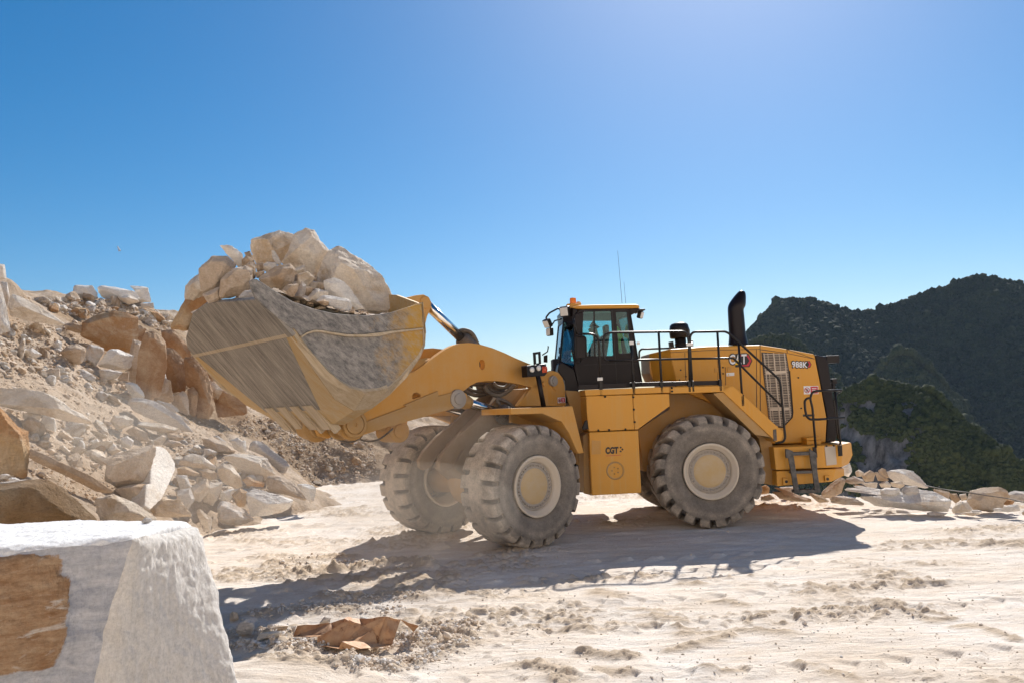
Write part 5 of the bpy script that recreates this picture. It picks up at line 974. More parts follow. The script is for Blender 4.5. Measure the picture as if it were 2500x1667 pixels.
qrock([(2162, 338), (2200, 300), (2262, 278), (2352, 284), (2420, 300), (2430, 370), (2260, 374)], 'grey', 'grey white boulder at the picture edge above the cable', .9, 15.2)
qrock([(2078, 436), (2130, 428), (2172, 435), (2202, 466), (2086, 462)], 'white', 'flat white stone in front of the tan boulder', .8, 14.3)
qrock([(2158, 422), (2230, 402), (2300, 398), (2322, 458), (2202, 468)], 'white', 'white angular block on the ground beside the flat white stone', .8, 14.2)
qrock([(1712, 440), (1750, 392), (1792, 374), (1852, 380), (1902, 440), (1862, 472), (1720, 482)], 'cream', 'cream pointed stone at the foot of the slab end', .9, 14.7)
qrock([(1488, 472), (1560, 460), (1682, 478), (1642, 502), (1500, 497)], 'grey', 'low grey stone just in front of the tilted slab', .8, 14.6)
qrock([(1768, 484), (1830, 468), (1902, 465), (1992, 480), (1900, 502)], 'cream', 'thin cream stone half buried at the heap foot', .8, 14.3)
qrock([(1878, 452), (1920, 446), (1962, 450), (1988, 470), (1900, 472)], 'white', 'small white chip below the tan boulder', .8, 14.5, 'rock', 'rock')
qrock([(2168, 352), (2230, 356), (2272, 372), (2242, 412), (2172, 402)], 'orange', 'rusty tan stone under the black cable', .9, 14.8, 'rock', 'rock')
qrock([(8, 402), (50, 384), (92, 400), (62, 417)], 'tan', 'lone small stone on the ground right of the rear tyre', .9, None, 'rock', 'rock')
qrock([(2330, 470), (2352, 455), (2420, 470), (2400, 500), (2340, 495)], 'cream', 'pale stone cut by the right picture edge', .8, 13.8, 'rock', 'rock')
mb = MB(); cp_ = [at(*ZQ([(x, y)])[0], d) for x, y, d in ((1480, 230, 15.9), (1560, 250, 15.5), (1700, 275, 15.2), (1860, 295, 14.6), (2050, 325, 14.4), (2200, 345, 14.3), (2352, 380, 13.9), (2500, 400, 13.6))]
mb.tube(smoothpath(cp_, 4), .010, 7); tag(mb.build('cable', M['rubberhose'], smooth=True), 'thin black cable stretched over the rocks at the quarry edge', 'cable')

# ---- left face: plateau blocks, upright slabs, fallen rubble
def lrock(zf, pts, mk, label, d=None, th=.9, nm='boulder', cat='boulder', group='fallen rocks on the rubble slope', **k): return rock(zf, pts, mk, label, nm, cat, d=d, th=th, group=group, **k)
GP = 'marble blocks on the plateau'; GC = 'upright slabs of the quarry face'
lrock(ZR, [(-60, 470), (0, 460), (22, 540), (60, 700), (92, 870), (30, 892), (-80, 900)], 'white', 'smooth white slab standing at the left picture edge', 18.4, .5, 'stone_slab', 'slab')
lrock(ZR, [(-60, 320), (0, 316), (40, 325), (57, 440), (0, 458), (-60, 450)], 'white', 'white block cut by the left edge, topmost on the skyline', 19.6, .9)
lrock(ZR, [(0, 462), (60, 470), (84, 600), (60, 680), (20, 560)], 'grey', 'grey stone behind the smooth white slab', 19.2, .9)
lrock(ZR, [(62, 660), (80, 592), (110, 558), (180, 590), (270, 640), (350, 690), (440, 740), (532, 812), (500, 832), (340, 802), (180, 772), (80, 742)], 'cream', 'long tilted slab with a lit edge under the left skyline', 20.5, .9, 'stone_slab', 'slab', lv=5)
lrock(ZR, [(578, 602), (610, 490), (760, 494), (802, 560), (805, 605), (700, 610)], 'white', 'white sawn block on the plateau, first from the rubble slope', 30.4, .8, 'stone_block', 'block', GP)
lrock(ZR, [(798, 512), (830, 490), (960, 508), (1110, 545), (1152, 602), (1100, 645), (960, 640), (880, 618), (812, 572)], 'white', 'broken white stones block in the middle of the plateau group', 30.2, .8, 'stone_block', 'block', GP)
lrock(ZR, [(1050, 560), (1060, 494), (1140, 500), (1217, 510), (1242, 637), (1155, 640), (1115, 548)], 'white', 'upright white sawn block at the end of the plateau group', 30.6, .9, 'stone_block', 'block', GP)
lrock(ZR, [(958, 592), (1060, 568), (1120, 600), (1152, 632), (1050, 655)], 'cream', 'small buff block in front of the upright sawn block', 29.6, .8, 'stone_block', 'block', GP)
lrock(ZR, [(1150, 640), (1262, 636), (1265, 680), (1160, 685)], 'grey', 'flat grey slab lying under the upright sawn block', 30.2, .8, 'stone_slab', 'slab', GP)
C_ = lambda pts, mk, lab, d, th=.6, **k: lrock(ZR, [tuple(np.array(pts).mean(0)+(np.array(p)-np.array(pts).mean(0))*np.array([1.2, 1.08])) for p in pts], mk, lab, d, th, 'stone_slab', 'slab', GC, **k)
C_([(712, 802), (800, 752), (930, 714), (1010, 730), (1102, 765), (1098, 940), (1072, 1032), (960, 1025), (860, 1012), (835, 975), (700, 902)], 'orange', 'broad ochre slab, the largest of the quarry face', 26.3, lv=5, rough=.03)
C_([(1090, 822), (1150, 828), (1192, 852), (1152, 965), (1090, 945)], 'rust', 'small rust slab beside the broad ochre one', 26.6)
C_([(1058, 1092), (1090, 942), (1152, 962), (1142, 1292), (1060, 1272)], 'tan', 'pale brown column below the small rust slab', 25.8)
C_([(1190, 902), (1225, 885), (1262, 890), (1342, 962), (1348, 1160), (1302, 1382), (1200, 1422), (1132, 1302), (1150, 1050)], 'rust', 'tall rust column in the middle of the quarry face', 25.5, lv=5, rough=.035)
C_([(1342, 1150), (1312, 1302), (1250, 1422), (1190, 1412), (1222, 1240)], 'grey', 'grey fracture plate at the foot of the tall rust column', 24.9)
C_([(1338, 1010), (1420, 1018), (1502, 1110), (1527, 1150), (1512, 1352), (1400, 1355), (1338, 1200)], 'rust', 'rust column right of the tall one, with a white capped shoulder', 25.6)
C_([(1338, 872), (1440, 868), (1542, 1002), (1562, 1092), (1480, 1085), (1360, 1002)], 'rust', 'rust slab high on the face beside the bucket', 26.8)
C_([(1528, 1102), (1600, 1088), (1672, 1150), (1692, 1240), (1732, 1352), (1742, 1502), (1700, 1580), (1620, 1560), (1600, 1352), (1540, 1312)], 'rust', 'dark rust column closest to the bucket edge', 25.6, lv=5)
C_([(1268, 1422), (1300, 1330), (1330, 1264), (1392, 1270), (1412, 1442), (1330, 1460)], 'tan', 'pale brown pointed column below the white capped one', 24.8)
C_([(1393, 1352), (1440, 1402), (1500, 1358), (1532, 1402), (1545, 1560), (1430, 1500)], 'tan', 'broken brown stump with a white crest at the face foot', 24.9)
C_([(1543, 1352), (1580, 1328), (1622, 1372), (1602, 1560), (1550, 1540)], 'rust', 'narrow rust finger between two rust columns', 25.0)
C_([(1718, 1272), (1760, 1288), (1822, 1350), (1782, 1425), (1740, 1405)], 'tan', 'small brown plate behind the bucket edge', 25.8)
C_([(1738, 1262), (1850, 1310), (1992, 1402), (2010, 1530), (1900, 1560), (1800, 1560), (1770, 1400)], 'rust', 'rust slab half hidden behind the bucket', 26.4)
C_([(1690, 1180), (1760, 1190), (1900, 1300), (1850, 1320), (1740, 1270)], 'rust', 'dark rust ledge just under the far bucket corner', 27.2)
C_([(540, 812), (600, 800), (690, 830), (700, 892), (620, 880), (550, 850)], 'tan', 'tan ledge left of the broad ochre slab', 26.0)
C_([(1560, 1020), (1640, 1040), (1690, 1160), (1600, 1100)], 'rust', 'dark wedge above the rust column closest to the bucket', 26.9)
lr_ = lrock
lr_(ZR, [(1328, 1212), (1360, 1218), (1367, 1262), (1335, 1258)], 'white', 'small white stone stuck between two rust columns', 24.8, nm='rock', cat='rock')
lr_(ZR, [(488, 1042), (540, 990), (620, 968), (712, 1002), (692, 1110), (642, 1152), (520, 1082)], 'tan', 'brown block at the upper end of the rubble slope')
lr_(ZR, [(698, 1012), (740, 973), (857, 1000), (852, 1042), (782, 1167), (700, 1112)], 'grey', 'grey faced block beside the white bulky one', 23.4)
lr_(ZR, [(788, 1152), (860, 1060), (890, 1020), (962, 1008), (1097, 1070), (1072, 1172), (940, 1188)], 'white', 'bulky white block below the broad ochre slab', 23.8)
lr_(ZR, [(798, 1182), (900, 1178), (1012, 1202), (962, 1252), (840, 1275)], 'grey', 'flat grey block under the bulky white one', 23.5)
lr_(ZR, [(955, 1272), (1000, 1202), (1062, 1190), (1055, 1275)], 'tan', 'tan block wedged under the pale brown column', 24.3)
lr_(ZR, [(428, 972), (470, 940), (512, 960), (502, 1027), (440, 995)], 'white', 'small white wedge near the slope top', nm='rock', cat='rock')
lr_(ZR, [(368, 1192), (420, 1170), (492, 1170), (497, 1262), (420, 1275)], 'tan', 'brown stone standing out of the orange soil')
lr_(ZR, [(700, 1332), (738, 1308), (772, 1342), (740, 1372)], 'white', 'white lump beside the big dusty slab', nm='rock', cat='rock')
lr_(ZR, [(1018, 1292), (1080, 1285), (1125, 1300), (1168, 1350), (1192, 1402), (1180, 1416), (1080, 1414)], 'white', 'ribbed white boulder at the foot of the tall rust column', 23.6)
lr_(ZR, [(870, 1260), (930, 1240), (980, 1275), (920, 1300)], 'cream', 'flat cream stone above the ribbed white boulder', nm='rock', cat='rock')
lr_(ZR, [(200, 1020), (260, 1000), (350, 1060), (300, 1090), (210, 1075)], 'white', 'whitish flat stone high on the orange soil', nm='rock', cat='rock')
lr_(ZN, [(-60, 340), (0, 328), (200, 330), (350, 370), (500, 432), (640, 545), (760, 588), (838, 640), (832, 682), (620, 652), (400, 592), (200, 552), (-60, 500)], 'cream', 'huge dust covered slab sloping down from the left edge', 18.2, .8, 'stone_slab', 'slab', lv=5, facing=(.0, .5, -.8, .34))
lr_(ZN, [(1128, 482), (1170, 444), (1280, 440), (1422, 490), (1602, 602), (1722, 742), (1650, 748), (1400, 655), (1200, 565)], 'grey', 'large layered grey slab sliding towards the bucket', 22.2, .6, 'stone_slab', 'slab', lv=5)
lr_(ZN, [(1288, 442), (1380, 449), (1532, 490), (1602, 560), (1692, 642), (1682, 690), (1550, 570), (1400, 482)], 'grey', 'thin grey plate behind the large layered slab', 23.0, .6, 'stone_slab', 'slab')
lr_(ZN, [(1182, 652), (1230, 629), (1452, 668), (1602, 714), (1572, 748), (1430, 754), (1240, 695)], 'cream', 'flat cream plate lit from above, below the layered slab', 20.6, .9, 'stone_slab', 'slab', facing=(.0, .75, -.6, .3))
lr_(ZN, [(1398, 742), (1465, 734), (1467, 762), (1420, 778)], 'white', 'small white stone under the flat cream plate', 20.2, nm='rock', cat='rock')
lr_(ZN, [(1342, 832), (1440, 768), (1492, 790), (1442, 862), (1390, 864)], 'cream', 'cream wedge below the flat cream plate', 19.8)
lr_(ZN, [(1478, 752), (1580, 760), (1642, 800), (1582, 834), (1500, 805)], 'tan', 'buff block with a dark underside beside the cream wedge', 20.2)
lr_(ZN, [(1448, 855), (1500, 809), (1602, 828), (1622, 852), (1532, 894)], 'tan', 'buff stone below the dark bellied block', 19.6)
wp = ZN([(1385, 864), (1430, 868), (1480, 890), (1525, 950), (1562, 1020), (1562, 1082), (1510, 1200), (1460, 1302), (1400, 1432), (1340, 1442), (1288, 1402), (1295, 1300), (1302, 1202), (1338, 1200), (1340, 1120), (1344, 1050), (1360, 960)])
c_ = at(*np.array(wp).mean(0), 15.2); w_ = c_-CO; w_ /= np.linalg.norm(w_); u_ = R2-w_*(R2@w_); u_ /= np.linalg.norm(u_); v_ = np.cross(u_, w_); nn_ = u_*.70+v_*.50-w_*.50; nn_ /= np.linalg.norm(nn_)
P = [CO+ray(x, y)*(((c_-CO)@nn_)/(ray(x, y)@nn_)) for x, y in wp]
o = MB().prism(P, -nn_*.35).build('stone_slab', S['white'], bevel=.03); tag(o, 'tall white triangular slab face catching the light on the slope', 'slab', 'fallen rocks on the rubble slope')
lr_(ZN, [(898, 992), (1060, 930), (1200, 890), (1362, 850), (1392, 882), (1345, 1050), (1338, 1202), (1300, 1202), (1050, 1252), (930, 1182), (952, 1040)], 'tan', 'big dusty tan boulder joined to the white triangular face', 16.2, .9, lv=5)
lr_(ZN, [(1008, 1252), (1150, 1208), (1312, 1200), (1292, 1404), (1200, 1412)], 'tan', 'dusty tan block beneath the big dusty boulder', 15.6)
lr_(ZN, [(-60, 480), (0, 522), (60, 590), (160, 700), (250, 742), (263, 900), (242, 1152), (180, 1155), (90, 1112), (-60, 1120)], 'orange', 'bright orange boulder cut by the left edge', 8.6, 1.0, lv=5, rough=.06)
M['brownblock'] = stone('brown weathered boulder', (.36, .22, .11), (.46, .36, .25), (.24, .14, .06), .5, .3, 2.2, .8)
lr_(ZN, [(-80, 1215), (0, 1208), (200, 1168), (430, 1163), (560, 1240), (652, 1332), (862, 1512), (880, 1640), (400, 1700), (-80, 1700)], M['brownblock'], 'brown weathered boulder right behind the white foreground block', 6.8, .8, lv=5, rough=.05)
lr_(ZN, [(75, 1158), (100, 1145), (135, 1145), (182, 1170), (130, 1198), (85, 1185)], 'white', 'white pebble stone lying on the brown weathered boulder', 6.9, nm='rock', cat='rock')
lr_(ZN, [(-20, 1195), (110, 1174), (270, 1160), (180, 1200), (60, 1228)], 'grey', 'flat grey flakes stone next to the white pebble', 6.7, nm='rock', cat='rock')
lr_(ZN, [(0, 1120), (60, 1112), (100, 1130), (60, 1160), (0, 1165)], 'grey', 'dark shaded stone under the bright orange boulder', 7.3, nm='rock', cat='rock')
lr_(ZN, [(262, 880), (400, 938), (602, 1040), (802, 1130), (1022, 1272), (980, 1294), (850, 1275), (600, 1135), (262, 985)], 'tan', 'long dusty slab lying diagonally across the slope', 13.6, .6, 'stone_slab', 'slab', lv=5)
lr_(ZN, [(848, 1335), (1010, 1288), (1202, 1370), (1392, 1502), (1400, 1560), (1250, 1560), (870, 1530)], 'cream', 'dusty sloping slab just behind the foreground block corner', 12.2, .7, 'stone_slab', 'slab')
lr_(ZM, [(1462, 592), (1560, 498), (1642, 528), (1782, 632), (1772, 658), (1620, 648), (1470, 614)], 'cream', 'broad cream plate with a lit top in the middle of the fall', 18.4, 1.0, facing=(.0, .7, -.6, .3))
lr_(ZM, [(1440, 642), (1520, 628), (1642, 690), (1602, 714), (1460, 694)], 'orange', 'flat orange tinted stone under the broad cream plate', 17.9)
lr_(ZM, [(1628, 662), (1700, 648), (1782, 680), (1772, 748), (1690, 724)], 'tan', 'rounded tan stone right of the flat orange one', 18.0)
lr_(ZM, [(1783, 642), (1830, 603), (1902, 618), (1972, 710), (2004, 802), (1940, 824), (1830, 764), (1780, 702)], 'cream', 'flaky cream boulder with a bright shoulder', 18.2)
lr_(ZM, [(1898, 862), (1970, 803), (2032, 840), (2012, 962), (1950, 965)], 'orange', 'ochre stone left of the big keel shaped block', 17.4)
lr_(ZP, [(488, 1012), (540, 988), (620, 1030), (750, 1080), (920, 1120), (1072, 1168), (1030, 1252), (920, 1332), (680, 1374), (560, 1372), (508, 1250)], 'white', 'big keel shaped block with a white lit top at the slope foot', 17.3, .9, lv=5, facing=(.05, .72, -.65, .32))
lr_(ZP, [(148, 1265), (200, 1178), (300, 1200), (432, 1270), (502, 1300), (602, 1424), (450, 1474), (200, 1474), (148, 1405)], 'grey', 'dusty grey block at the slope foot, nearest the tyre tracks', 16.8, .9)
lr_(ZP, [(218, 662), (330, 618), (450, 618), (600, 640), (742, 668), (852, 870), (720, 962), (560, 894), (400, 804)], 'cream', 'large cream and orange boulder below the dirt bank', 19.4, .9, lv=5)
lr_(ZP, [(498, 562), (550, 478), (620, 448), (722, 500), (802, 580), (962, 700), (1032, 752), (952, 884), (830, 784), (700, 644)], 'grey', 'dark topped tan slab leaning against the dirt bank', 20.6, .7, 'stone_slab', 'slab')
lr_(ZP, [(718, 900), (800, 880), (902, 878), (1062, 970), (1150, 1060), (1242, 1152), (1200, 1194), (1060, 1134), (750, 1055)], 'tan', 'reddish slab sloping to the last white boulder', 19.2, .8, 'stone_slab', 'slab')
lr_(ZP, [(1078, 982), (1200, 978), (1290, 1000), (1334, 1040), (1312, 1192), (1250, 1214), (1150, 1060)], 'white', 'last white boulder at the end of the fall', 18.9)
lr_(ZP, [(-40, 440), (80, 428), (250, 478), (382, 590), (332, 624), (180, 624), (0, 545)], 'tan', 'brown wedge with a pale lit edge under the dirt bank', 20.2)
lr_(ZP, [(298, 462), (390, 423), (442, 470), (492, 458), (502, 592), (442, 614), (350, 564)], 'white', 'white broken block with an upright fin', 20.0)
lr_(ZP, [(90, 410), (150, 400), (270, 490), (200, 500)], 'grey', 'small blue grey plate behind the brown wedge', 20.6, .6, 'rock', 'rock')
lr_(ZP, [(-20, 562), (60, 558), (152, 600), (130, 654), (0, 644)], 'grey', 'small grey flat stone above the flaky boulder', 19.4)
lr_(ZP, [(-30, 812), (120, 828), (147, 902), (60, 944), (-30, 905)], 'tan', 'tan stone above the flaky cream boulder', 18.4, nm='rock', cat='rock')
lr_(ZP, [(448, 932), (520, 888), (602, 940), (722, 970), (702, 1024), (500, 1004)], 'orange', 'reddish flat stone above the keel shaped block', 18.2)
lr_(ZP, [(188, 1082), (280, 1045), (372, 1038), (302, 1194), (180, 1164)], 'white', 'white chipped stone above the dusty grey block', 17.5)
lr_(ZP, [(-20, 975), (100, 958), (222, 958), (192, 1080), (100, 1254), (-20, 1205)], 'cream', 'dusty cream block beside the white chipped stone', 17.4)
lr_(ZP, [(-20, 1382), (90, 1398), (72, 1544), (-20, 1562)], 'white', 'white stone touching the corner of the foreground block', 15.8)
lr_(ZM, [(1440, 702), (1532, 698), (1572, 800), (1482, 834)], 'grey', 'dusty grey stone right of the white triangular face', 17.0)
lr_(ZM, [(1560, 800), (1700, 720), (1730, 820), (1640, 930), (1580, 900)], 'cream', 'dusty cream boulder in the hollow of the fall', 17.0)
lr_(ZM, [(1598, 992), (1640, 978), (1742, 1060), (1722, 1172), (1650, 1104)], 'cream', 'cream stone just above the foreground block corner', 15.6)
lr_(ZM, [(1230, 980), (1330, 890), (1480, 905), (1530, 970), (1590, 1040), (1400, 1050), (1250, 1040)], 'cream', 'pale dusty boulder under the white triangular face', 14.6)
lr_(ZM, [(1440, 830), (1560, 800), (1600, 900), (1540, 1000), (1450, 920)], 'grey', 'dusty grey boulder behind the pale dusty one', 16.4)
lr_(ZM, [(988, 402), (1040, 378), (1102, 420), (1072, 492), (1000, 472)], 'white', 'white knobbly stone on the soil left of the cream plate', 18.0)
lr_(ZM, [(738, 422), (800, 403), (832, 450), (762, 474)], 'white', 'small white stone in the middle of the orange soil', 17.0, nm='rock', cat='rock')
lr_(ZM, [(488, 342), (520, 328), (612, 405), (560, 424), (470, 374)], 'cream', 'pale brick like stone below the huge dusty slab', 16.4, nm='rock', cat='rock')
lr_(ZM, [(478, 472), (520, 453), (602, 530), (560, 544)], 'cream', 'pale wedge stone further down the orange soil', 15.6, nm='rock', cat='rock')
lr_(ZM, [(900, 260), (930, 215), (1032, 208), (1102, 250), (1082, 294), (960, 334)], 'cream', 'buff boulder at the end of the huge dusty slab', 19.6)
lr_(ZM, [(1020, 340), (1110, 298), (1202, 350), (1242, 432), (1130, 420)], 'tan', 'smooth tan boulder beside the flat cream plate', 19.0)
lr_(ZM, [(880, 505), (960, 478), (1002, 500), (920, 544)], 'cream', 'cream flake above the big dusty boulder', 16.8, nm='rock', cat='rock')
lr_(ZM, [(180, 195), (250, 190), (342, 210), (320, 280), (240, 290), (190, 240)], 'cream', 'pale stone in the shade under the huge dusty slab', 17.4)

# ---- loose countable stones on slope, plateau and bank
def proto_rock(sd, lv, flat=1.):
    g = np.random.default_rng(sd); D, Fi = ICO[lv]; k = 13; N = g.normal(size=(k, 3)); N /= np.linalg.norm(N, axis=1)[:, None]; Pd = g.uniform(.55, 1., k); r = np.minimum(poly_cut(D, N, Pd), 1.25)
    X = D*r[:, None]*(1+.08*(fb3(D*3+sd, 2, sd)-.5))[:, None]*np.array([1, g.uniform(.6, .95), g.uniform(.4, .75)*flat]); return X, Fi
LP_ = []
for i, mk in enumerate(['cream', 'white', 'tan', 'cream', 'orange', 'white', 'tan', 'cream', 'grey', 'cream']):
    X, Fi = proto_rock(100+i, 3); me = bpy.data.meshes.new('loose_stone'); me.from_pydata(X.tolist(), [], Fi.tolist()); me.materials.append(S[mk]); LP_.append((me, mk))
POLY = {'slope': ZR([(0, 800), (300, 830), (560, 860), (760, 1000), (780, 1200), (1000, 1280), (1080, 1420), (900, 1480), (500, 1300), (0, 1250)]), 'mid': ZN([(300, 600), (900, 650), (1200, 700), (1500, 900), (1300, 1000), (900, 950), (880, 1200), (500, 1000), (270, 850)]),
        'plateau': ZR([(280, 600), (800, 620), (1200, 680), (1400, 760), (1420, 900), (1280, 860), (1100, 740), (900, 700), (700, 760), (400, 700)]), 'bank': ZP([(150, 330), (800, 150), (1100, 400), (2000, 450), (2080, 900), (1300, 1010), (1000, 720), (700, 440)]), 'foot': ZM([(1250, 230), (1600, 400), (1900, 560), (2250, 800), (2000, 950), (1500, 900), (1450, 500)])}
def inpoly(P, x, y):
    P = np.asarray(P); c = np.zeros(len(x), bool); j = len(P)-1
    for i in range(len(P)):
        k = ((P[i, 1] > y) != (P[j, 1] > y)) & (x < (P[j, 0]-P[i, 0])*(y-P[i, 1])/(P[j, 1]-P[i, 1]+1e-9)+P[i, 0]); c ^= k; j = i
    return c
def scatter(poly, n):
    P = np.asarray(poly); lo, hi = P.min(0), P.max(0); X = []
    while len(X) < n:
        q = lo+rng.random((n*3, 2))*(hi-lo); k = inpoly(P, q[:, 0], q[:, 1]); X += q[k].tolist()
    q = np.array(X[:n]); d = hit(q[:, 0], q[:, 1]); R_ = FW[None]+R2[None]*((q[:, 0]-1250)/F)[:, None]-U2[None]*((q[:, 1]-833.5)/F)[:, None]; ok = d < 44; return (CO+R_*d[:, None])[ok], d[ok]
WHERE = {'slope': ('on the orange soil above the huge dusty slab', 60, .12), 'mid': ('on the dusty soil below the huge dusty slab', 40, .13), 'plateau': ('under the skyline of the plateau', 60, .17), 'bank': ('on the brown dirt bank under the bucket', 50, .10), 'foot': ('between the fallen boulders near the dirt bank', 40, .18)}
COLN = {'cream': 'cream', 'white': 'white', 'tan': 'tan', 'orange': 'ochre', 'grey': 'grey'}
for key, (wh, n_, sz) in WHERE.items():
    P, dd = scatter(POLY[key], n_)
    for p in P:
        me, mk = LP_[rng.integers(len(LP_))] if key != 'bank' else LP_[rng.choice([2, 6, 0, 2, 6, 4])]; o = bpy.data.objects.new('loose_stone', me); COL.objects.link(o); s_ = sz*math.exp(rng.normal(0, .38)); o.location = p+np.array([0, 0, s_*.15]); o.scale = (s_, s_, s_); o.rotation_euler = (rng.normal(0, .5), rng.normal(0, .5), rng.random()*6.28)
        tag(o, 'small angular %s stone lying loose %s' % (COLN[mk], wh), 'stone', 'loose %s stones %s' % (COLN[mk], wh))
# uncountable rubble and gravel
SPR = [proto_rock(300+i, 1) for i in range(8)]
def stuff_stones(name, label, P, size, m, kind='stuff', spread=.45):
    VV, FF, off = [], [], 0; n = len(P); s_ = size*np.exp(rng.normal(0, spread, n))
    for k in range(8):
        Q = P[k::8]; sk = s_[k::8]; X, Fi = SPR[k]; a = rng.random(len(Q))*6.28; t = rng.normal(0, .5, len(Q)); ca, sa, ct, st_ = np.cos(a), np.sin(a), np.cos(t), np.sin(t)
        x = X[None, :, 0]; y = X[None, :, 1]*ct[:, None]-X[None, :, 2]*st_[:, None]; z = X[None, :, 1]*st_[:, None]+X[None, :, 2]*ct[:, None]; xx = x*ca[:, None]-y*sa[:, None]; yy = x*sa[:, None]+y*ca[:, None]
        W = np.stack([xx, yy, z], 2)*sk[:, None, None]+Q[:, None, :]+np.array([0, 0, 1])*(sk*.2)[:, None, None]; VV.append(W.reshape(-1, 3)); FF.append((Fi[None]+(np.arange(len(Q))*len(X))[:, None, None]+off).reshape(-1, 3)); off += len(Q)*len(X)
    return tag(obj(name, np.concatenate(VV), np.concatenate(FF), m, origin=(0, 0, 0)), label, 'rubble', kind=kind)
m, n, b = mat('mixed small rubble'); b.inputs['Roughness'].default_value = .9; b.inputs['Specular IOR Level'].default_value = .15; p = wpos(n)
f = noise(n, p, 5., 2, .5); c = ramp(n, f, [(.3, (.42, .29, .18)), (.47, (.57, .43, .30)), (.60, (.66, .54, .42)), (.74, (.76, .69, .61))]); g = ramp(n, noise(n, p, 40, 3, .7), [(.3, .8), (.7, 1.05)]); lk(n, mixc(n, .8, c, g, 'MULTIPLY'), b.inputs['Base Color']); M['rubble'] = m
m, n, b = mat('grey gravel'); b.inputs['Roughness'].default_value = .9; p = wpos(n); f = noise(n, p, 9., 2, .5); c = ramp(n, f, [(.3, (.50, .38, .27)), (.48, (.62, .52, .42)), (.62, (.60, .56, .52)), (.75, (.70, .66, .61))]); lk(n, c, b.inputs['Base Color']); M['gravel'] = m
ALL = ZR([(0, 600), (280, 590), (600, 600), (1200, 660), (1420, 760), (1700, 1150), (2300, 1500), (2352, 1900), (2300, 2000), (1700, 2300), (0, 2300)])
P, dd = scatter(ALL, 9000); stuff_stones('rubble', 'fine rubble strewn over the whole quarry slope', P, .026, M['rubble'])
P, dd = scatter(POLY['slope'], 800); P2, _ = scatter(POLY['plateau'], 2600); P3, _ = scatter(POLY['bank'], 2200); P4, _ = scatter(POLY['foot'], 700)
stuff_stones('rubble', 'small broken stone filling the gaps of the bucket load', MOUND, .055, M['rubble'])
stuff_stones('rubble', 'stony rubble on slope crest, plateau edge and dirt bank', np.concatenate([P, P2, P4]), .045, M['rubble'])
P3, _ = scatter(POLY['bank'], 4500); stuff_stones('rubble', 'fine brown rubble of the dirt bank behind the front wheels', P3, .030, M['rubble'])
def on_ground(q): # points on the ground sheet under photo pixels
    g_ = gpx(q); z, _c = ground_h(g_[:, 0], g_[:, 1]); return np.stack([g_[:, 0], g_[:, 1], z-.02], 1)
def band(zf, pts, n, wd):
    P_ = np.array(zf(pts)); s = rng.random(n)*(len(P_)-1); i = s.astype(int); f = (s-i)[:, None]; return (P_[i]*(1-f)+P_[i+1]*f)+np.c_[rng.normal(0, wd*2, n), rng.normal(0, wd, n)]
Q = np.concatenate([band(ZS, [(195, 900), (500, 945), (900, 940), (1300, 900), (1600, 830), (1900, 740)], 1500, 8), band(ZS, [(200, 760), (500, 760), (640, 800), (900, 900), (1400, 900), (1600, 760), (1900, 700)], 900, 10), band(ZS, [(1000, 1090), (1300, 1060), (1550, 980), (1900, 800)], 900, 9), band(ZS, [(360, 640), (700, 590), (1000, 600), (1400, 600)], 500, 8), band(ZS, [(870, 515), (1130, 535), (1560, 500)], 350, 5), band(ZS, [(480, 290), (1000, 240), (1040, 300), (1600, 280)], 300, 6)])
stuff_stones('gravel', 'gravel and clods in the churned tracks of the foreground', on_ground(Q), .016, M['gravel'])
qx = np.c_[rng.random(2600)*1900+600, 1190+rng.random(2600)**.8*480]; stuff_stones('gravel', 'fine scattered grit over the quarry floor', on_ground(qx), .0075, M['gravel'], spread=.5)

# ---- foreground: sawn block, pebbles, rusty sheet
T = {'fr': (466, 1190, 4.80), 'nr': (312, 1231, 4.08), 'nl': (-420, 1300, 3.55), 'fl': (-420, 1200, 5.3)}
tp_ = {k: at(x/K, y/K, d) for k, (x, y, d) in T.items()}
nb = at(222/K, 1600/K, 3.95); rb_ = at(580/K, 1590/K, 4.58)
bp = {'nr': tp_['nr']+(nb-tp_['nr'])*(tp_['nr'][2]/(tp_['nr'][2]-nb[2])), 'fr': tp_['fr']+(rb_-tp_['fr'])*(tp_['fr'][2]/(tp_['fr'][2]-rb_[2]))}
bp['nl'] = tp_['nl']*[1, 1, 0]+[-.15, -.35, 0]; bp['fl'] = tp_['fl']*[1, 1, 0]+[-.1, .3, 0]
n_ = 150; V, FF, off = [], [], 0
faces = {'top': (tp_['nl'], tp_['nr'], tp_['fr'], tp_['fl']), 'left': (bp['nl'], bp['nr'], tp_['nr'], tp_['nl']), 'right': (bp['nr'], bp['fr'], tp_['fr'], tp_['nr']), 'back': (bp['fr'], bp['fl'], tp_['fl'], tp_['fr']), 'far': (bp['fl'], bp['nl'], tp_['nl'], tp_['fl'])}
cen = sum(tp_.values())/4*.5+sum(bp.values())/4*.5; stn, blu = [], []
brown = OV([(-900, 1275), (0, 1268), (60, 1275), (150, 1270), (140, 1310), (158, 1345), (160, 1380), (140, 1430), (138, 1480), (115, 1530), (60, 1540), (0, 1545), (-900, 1560)])
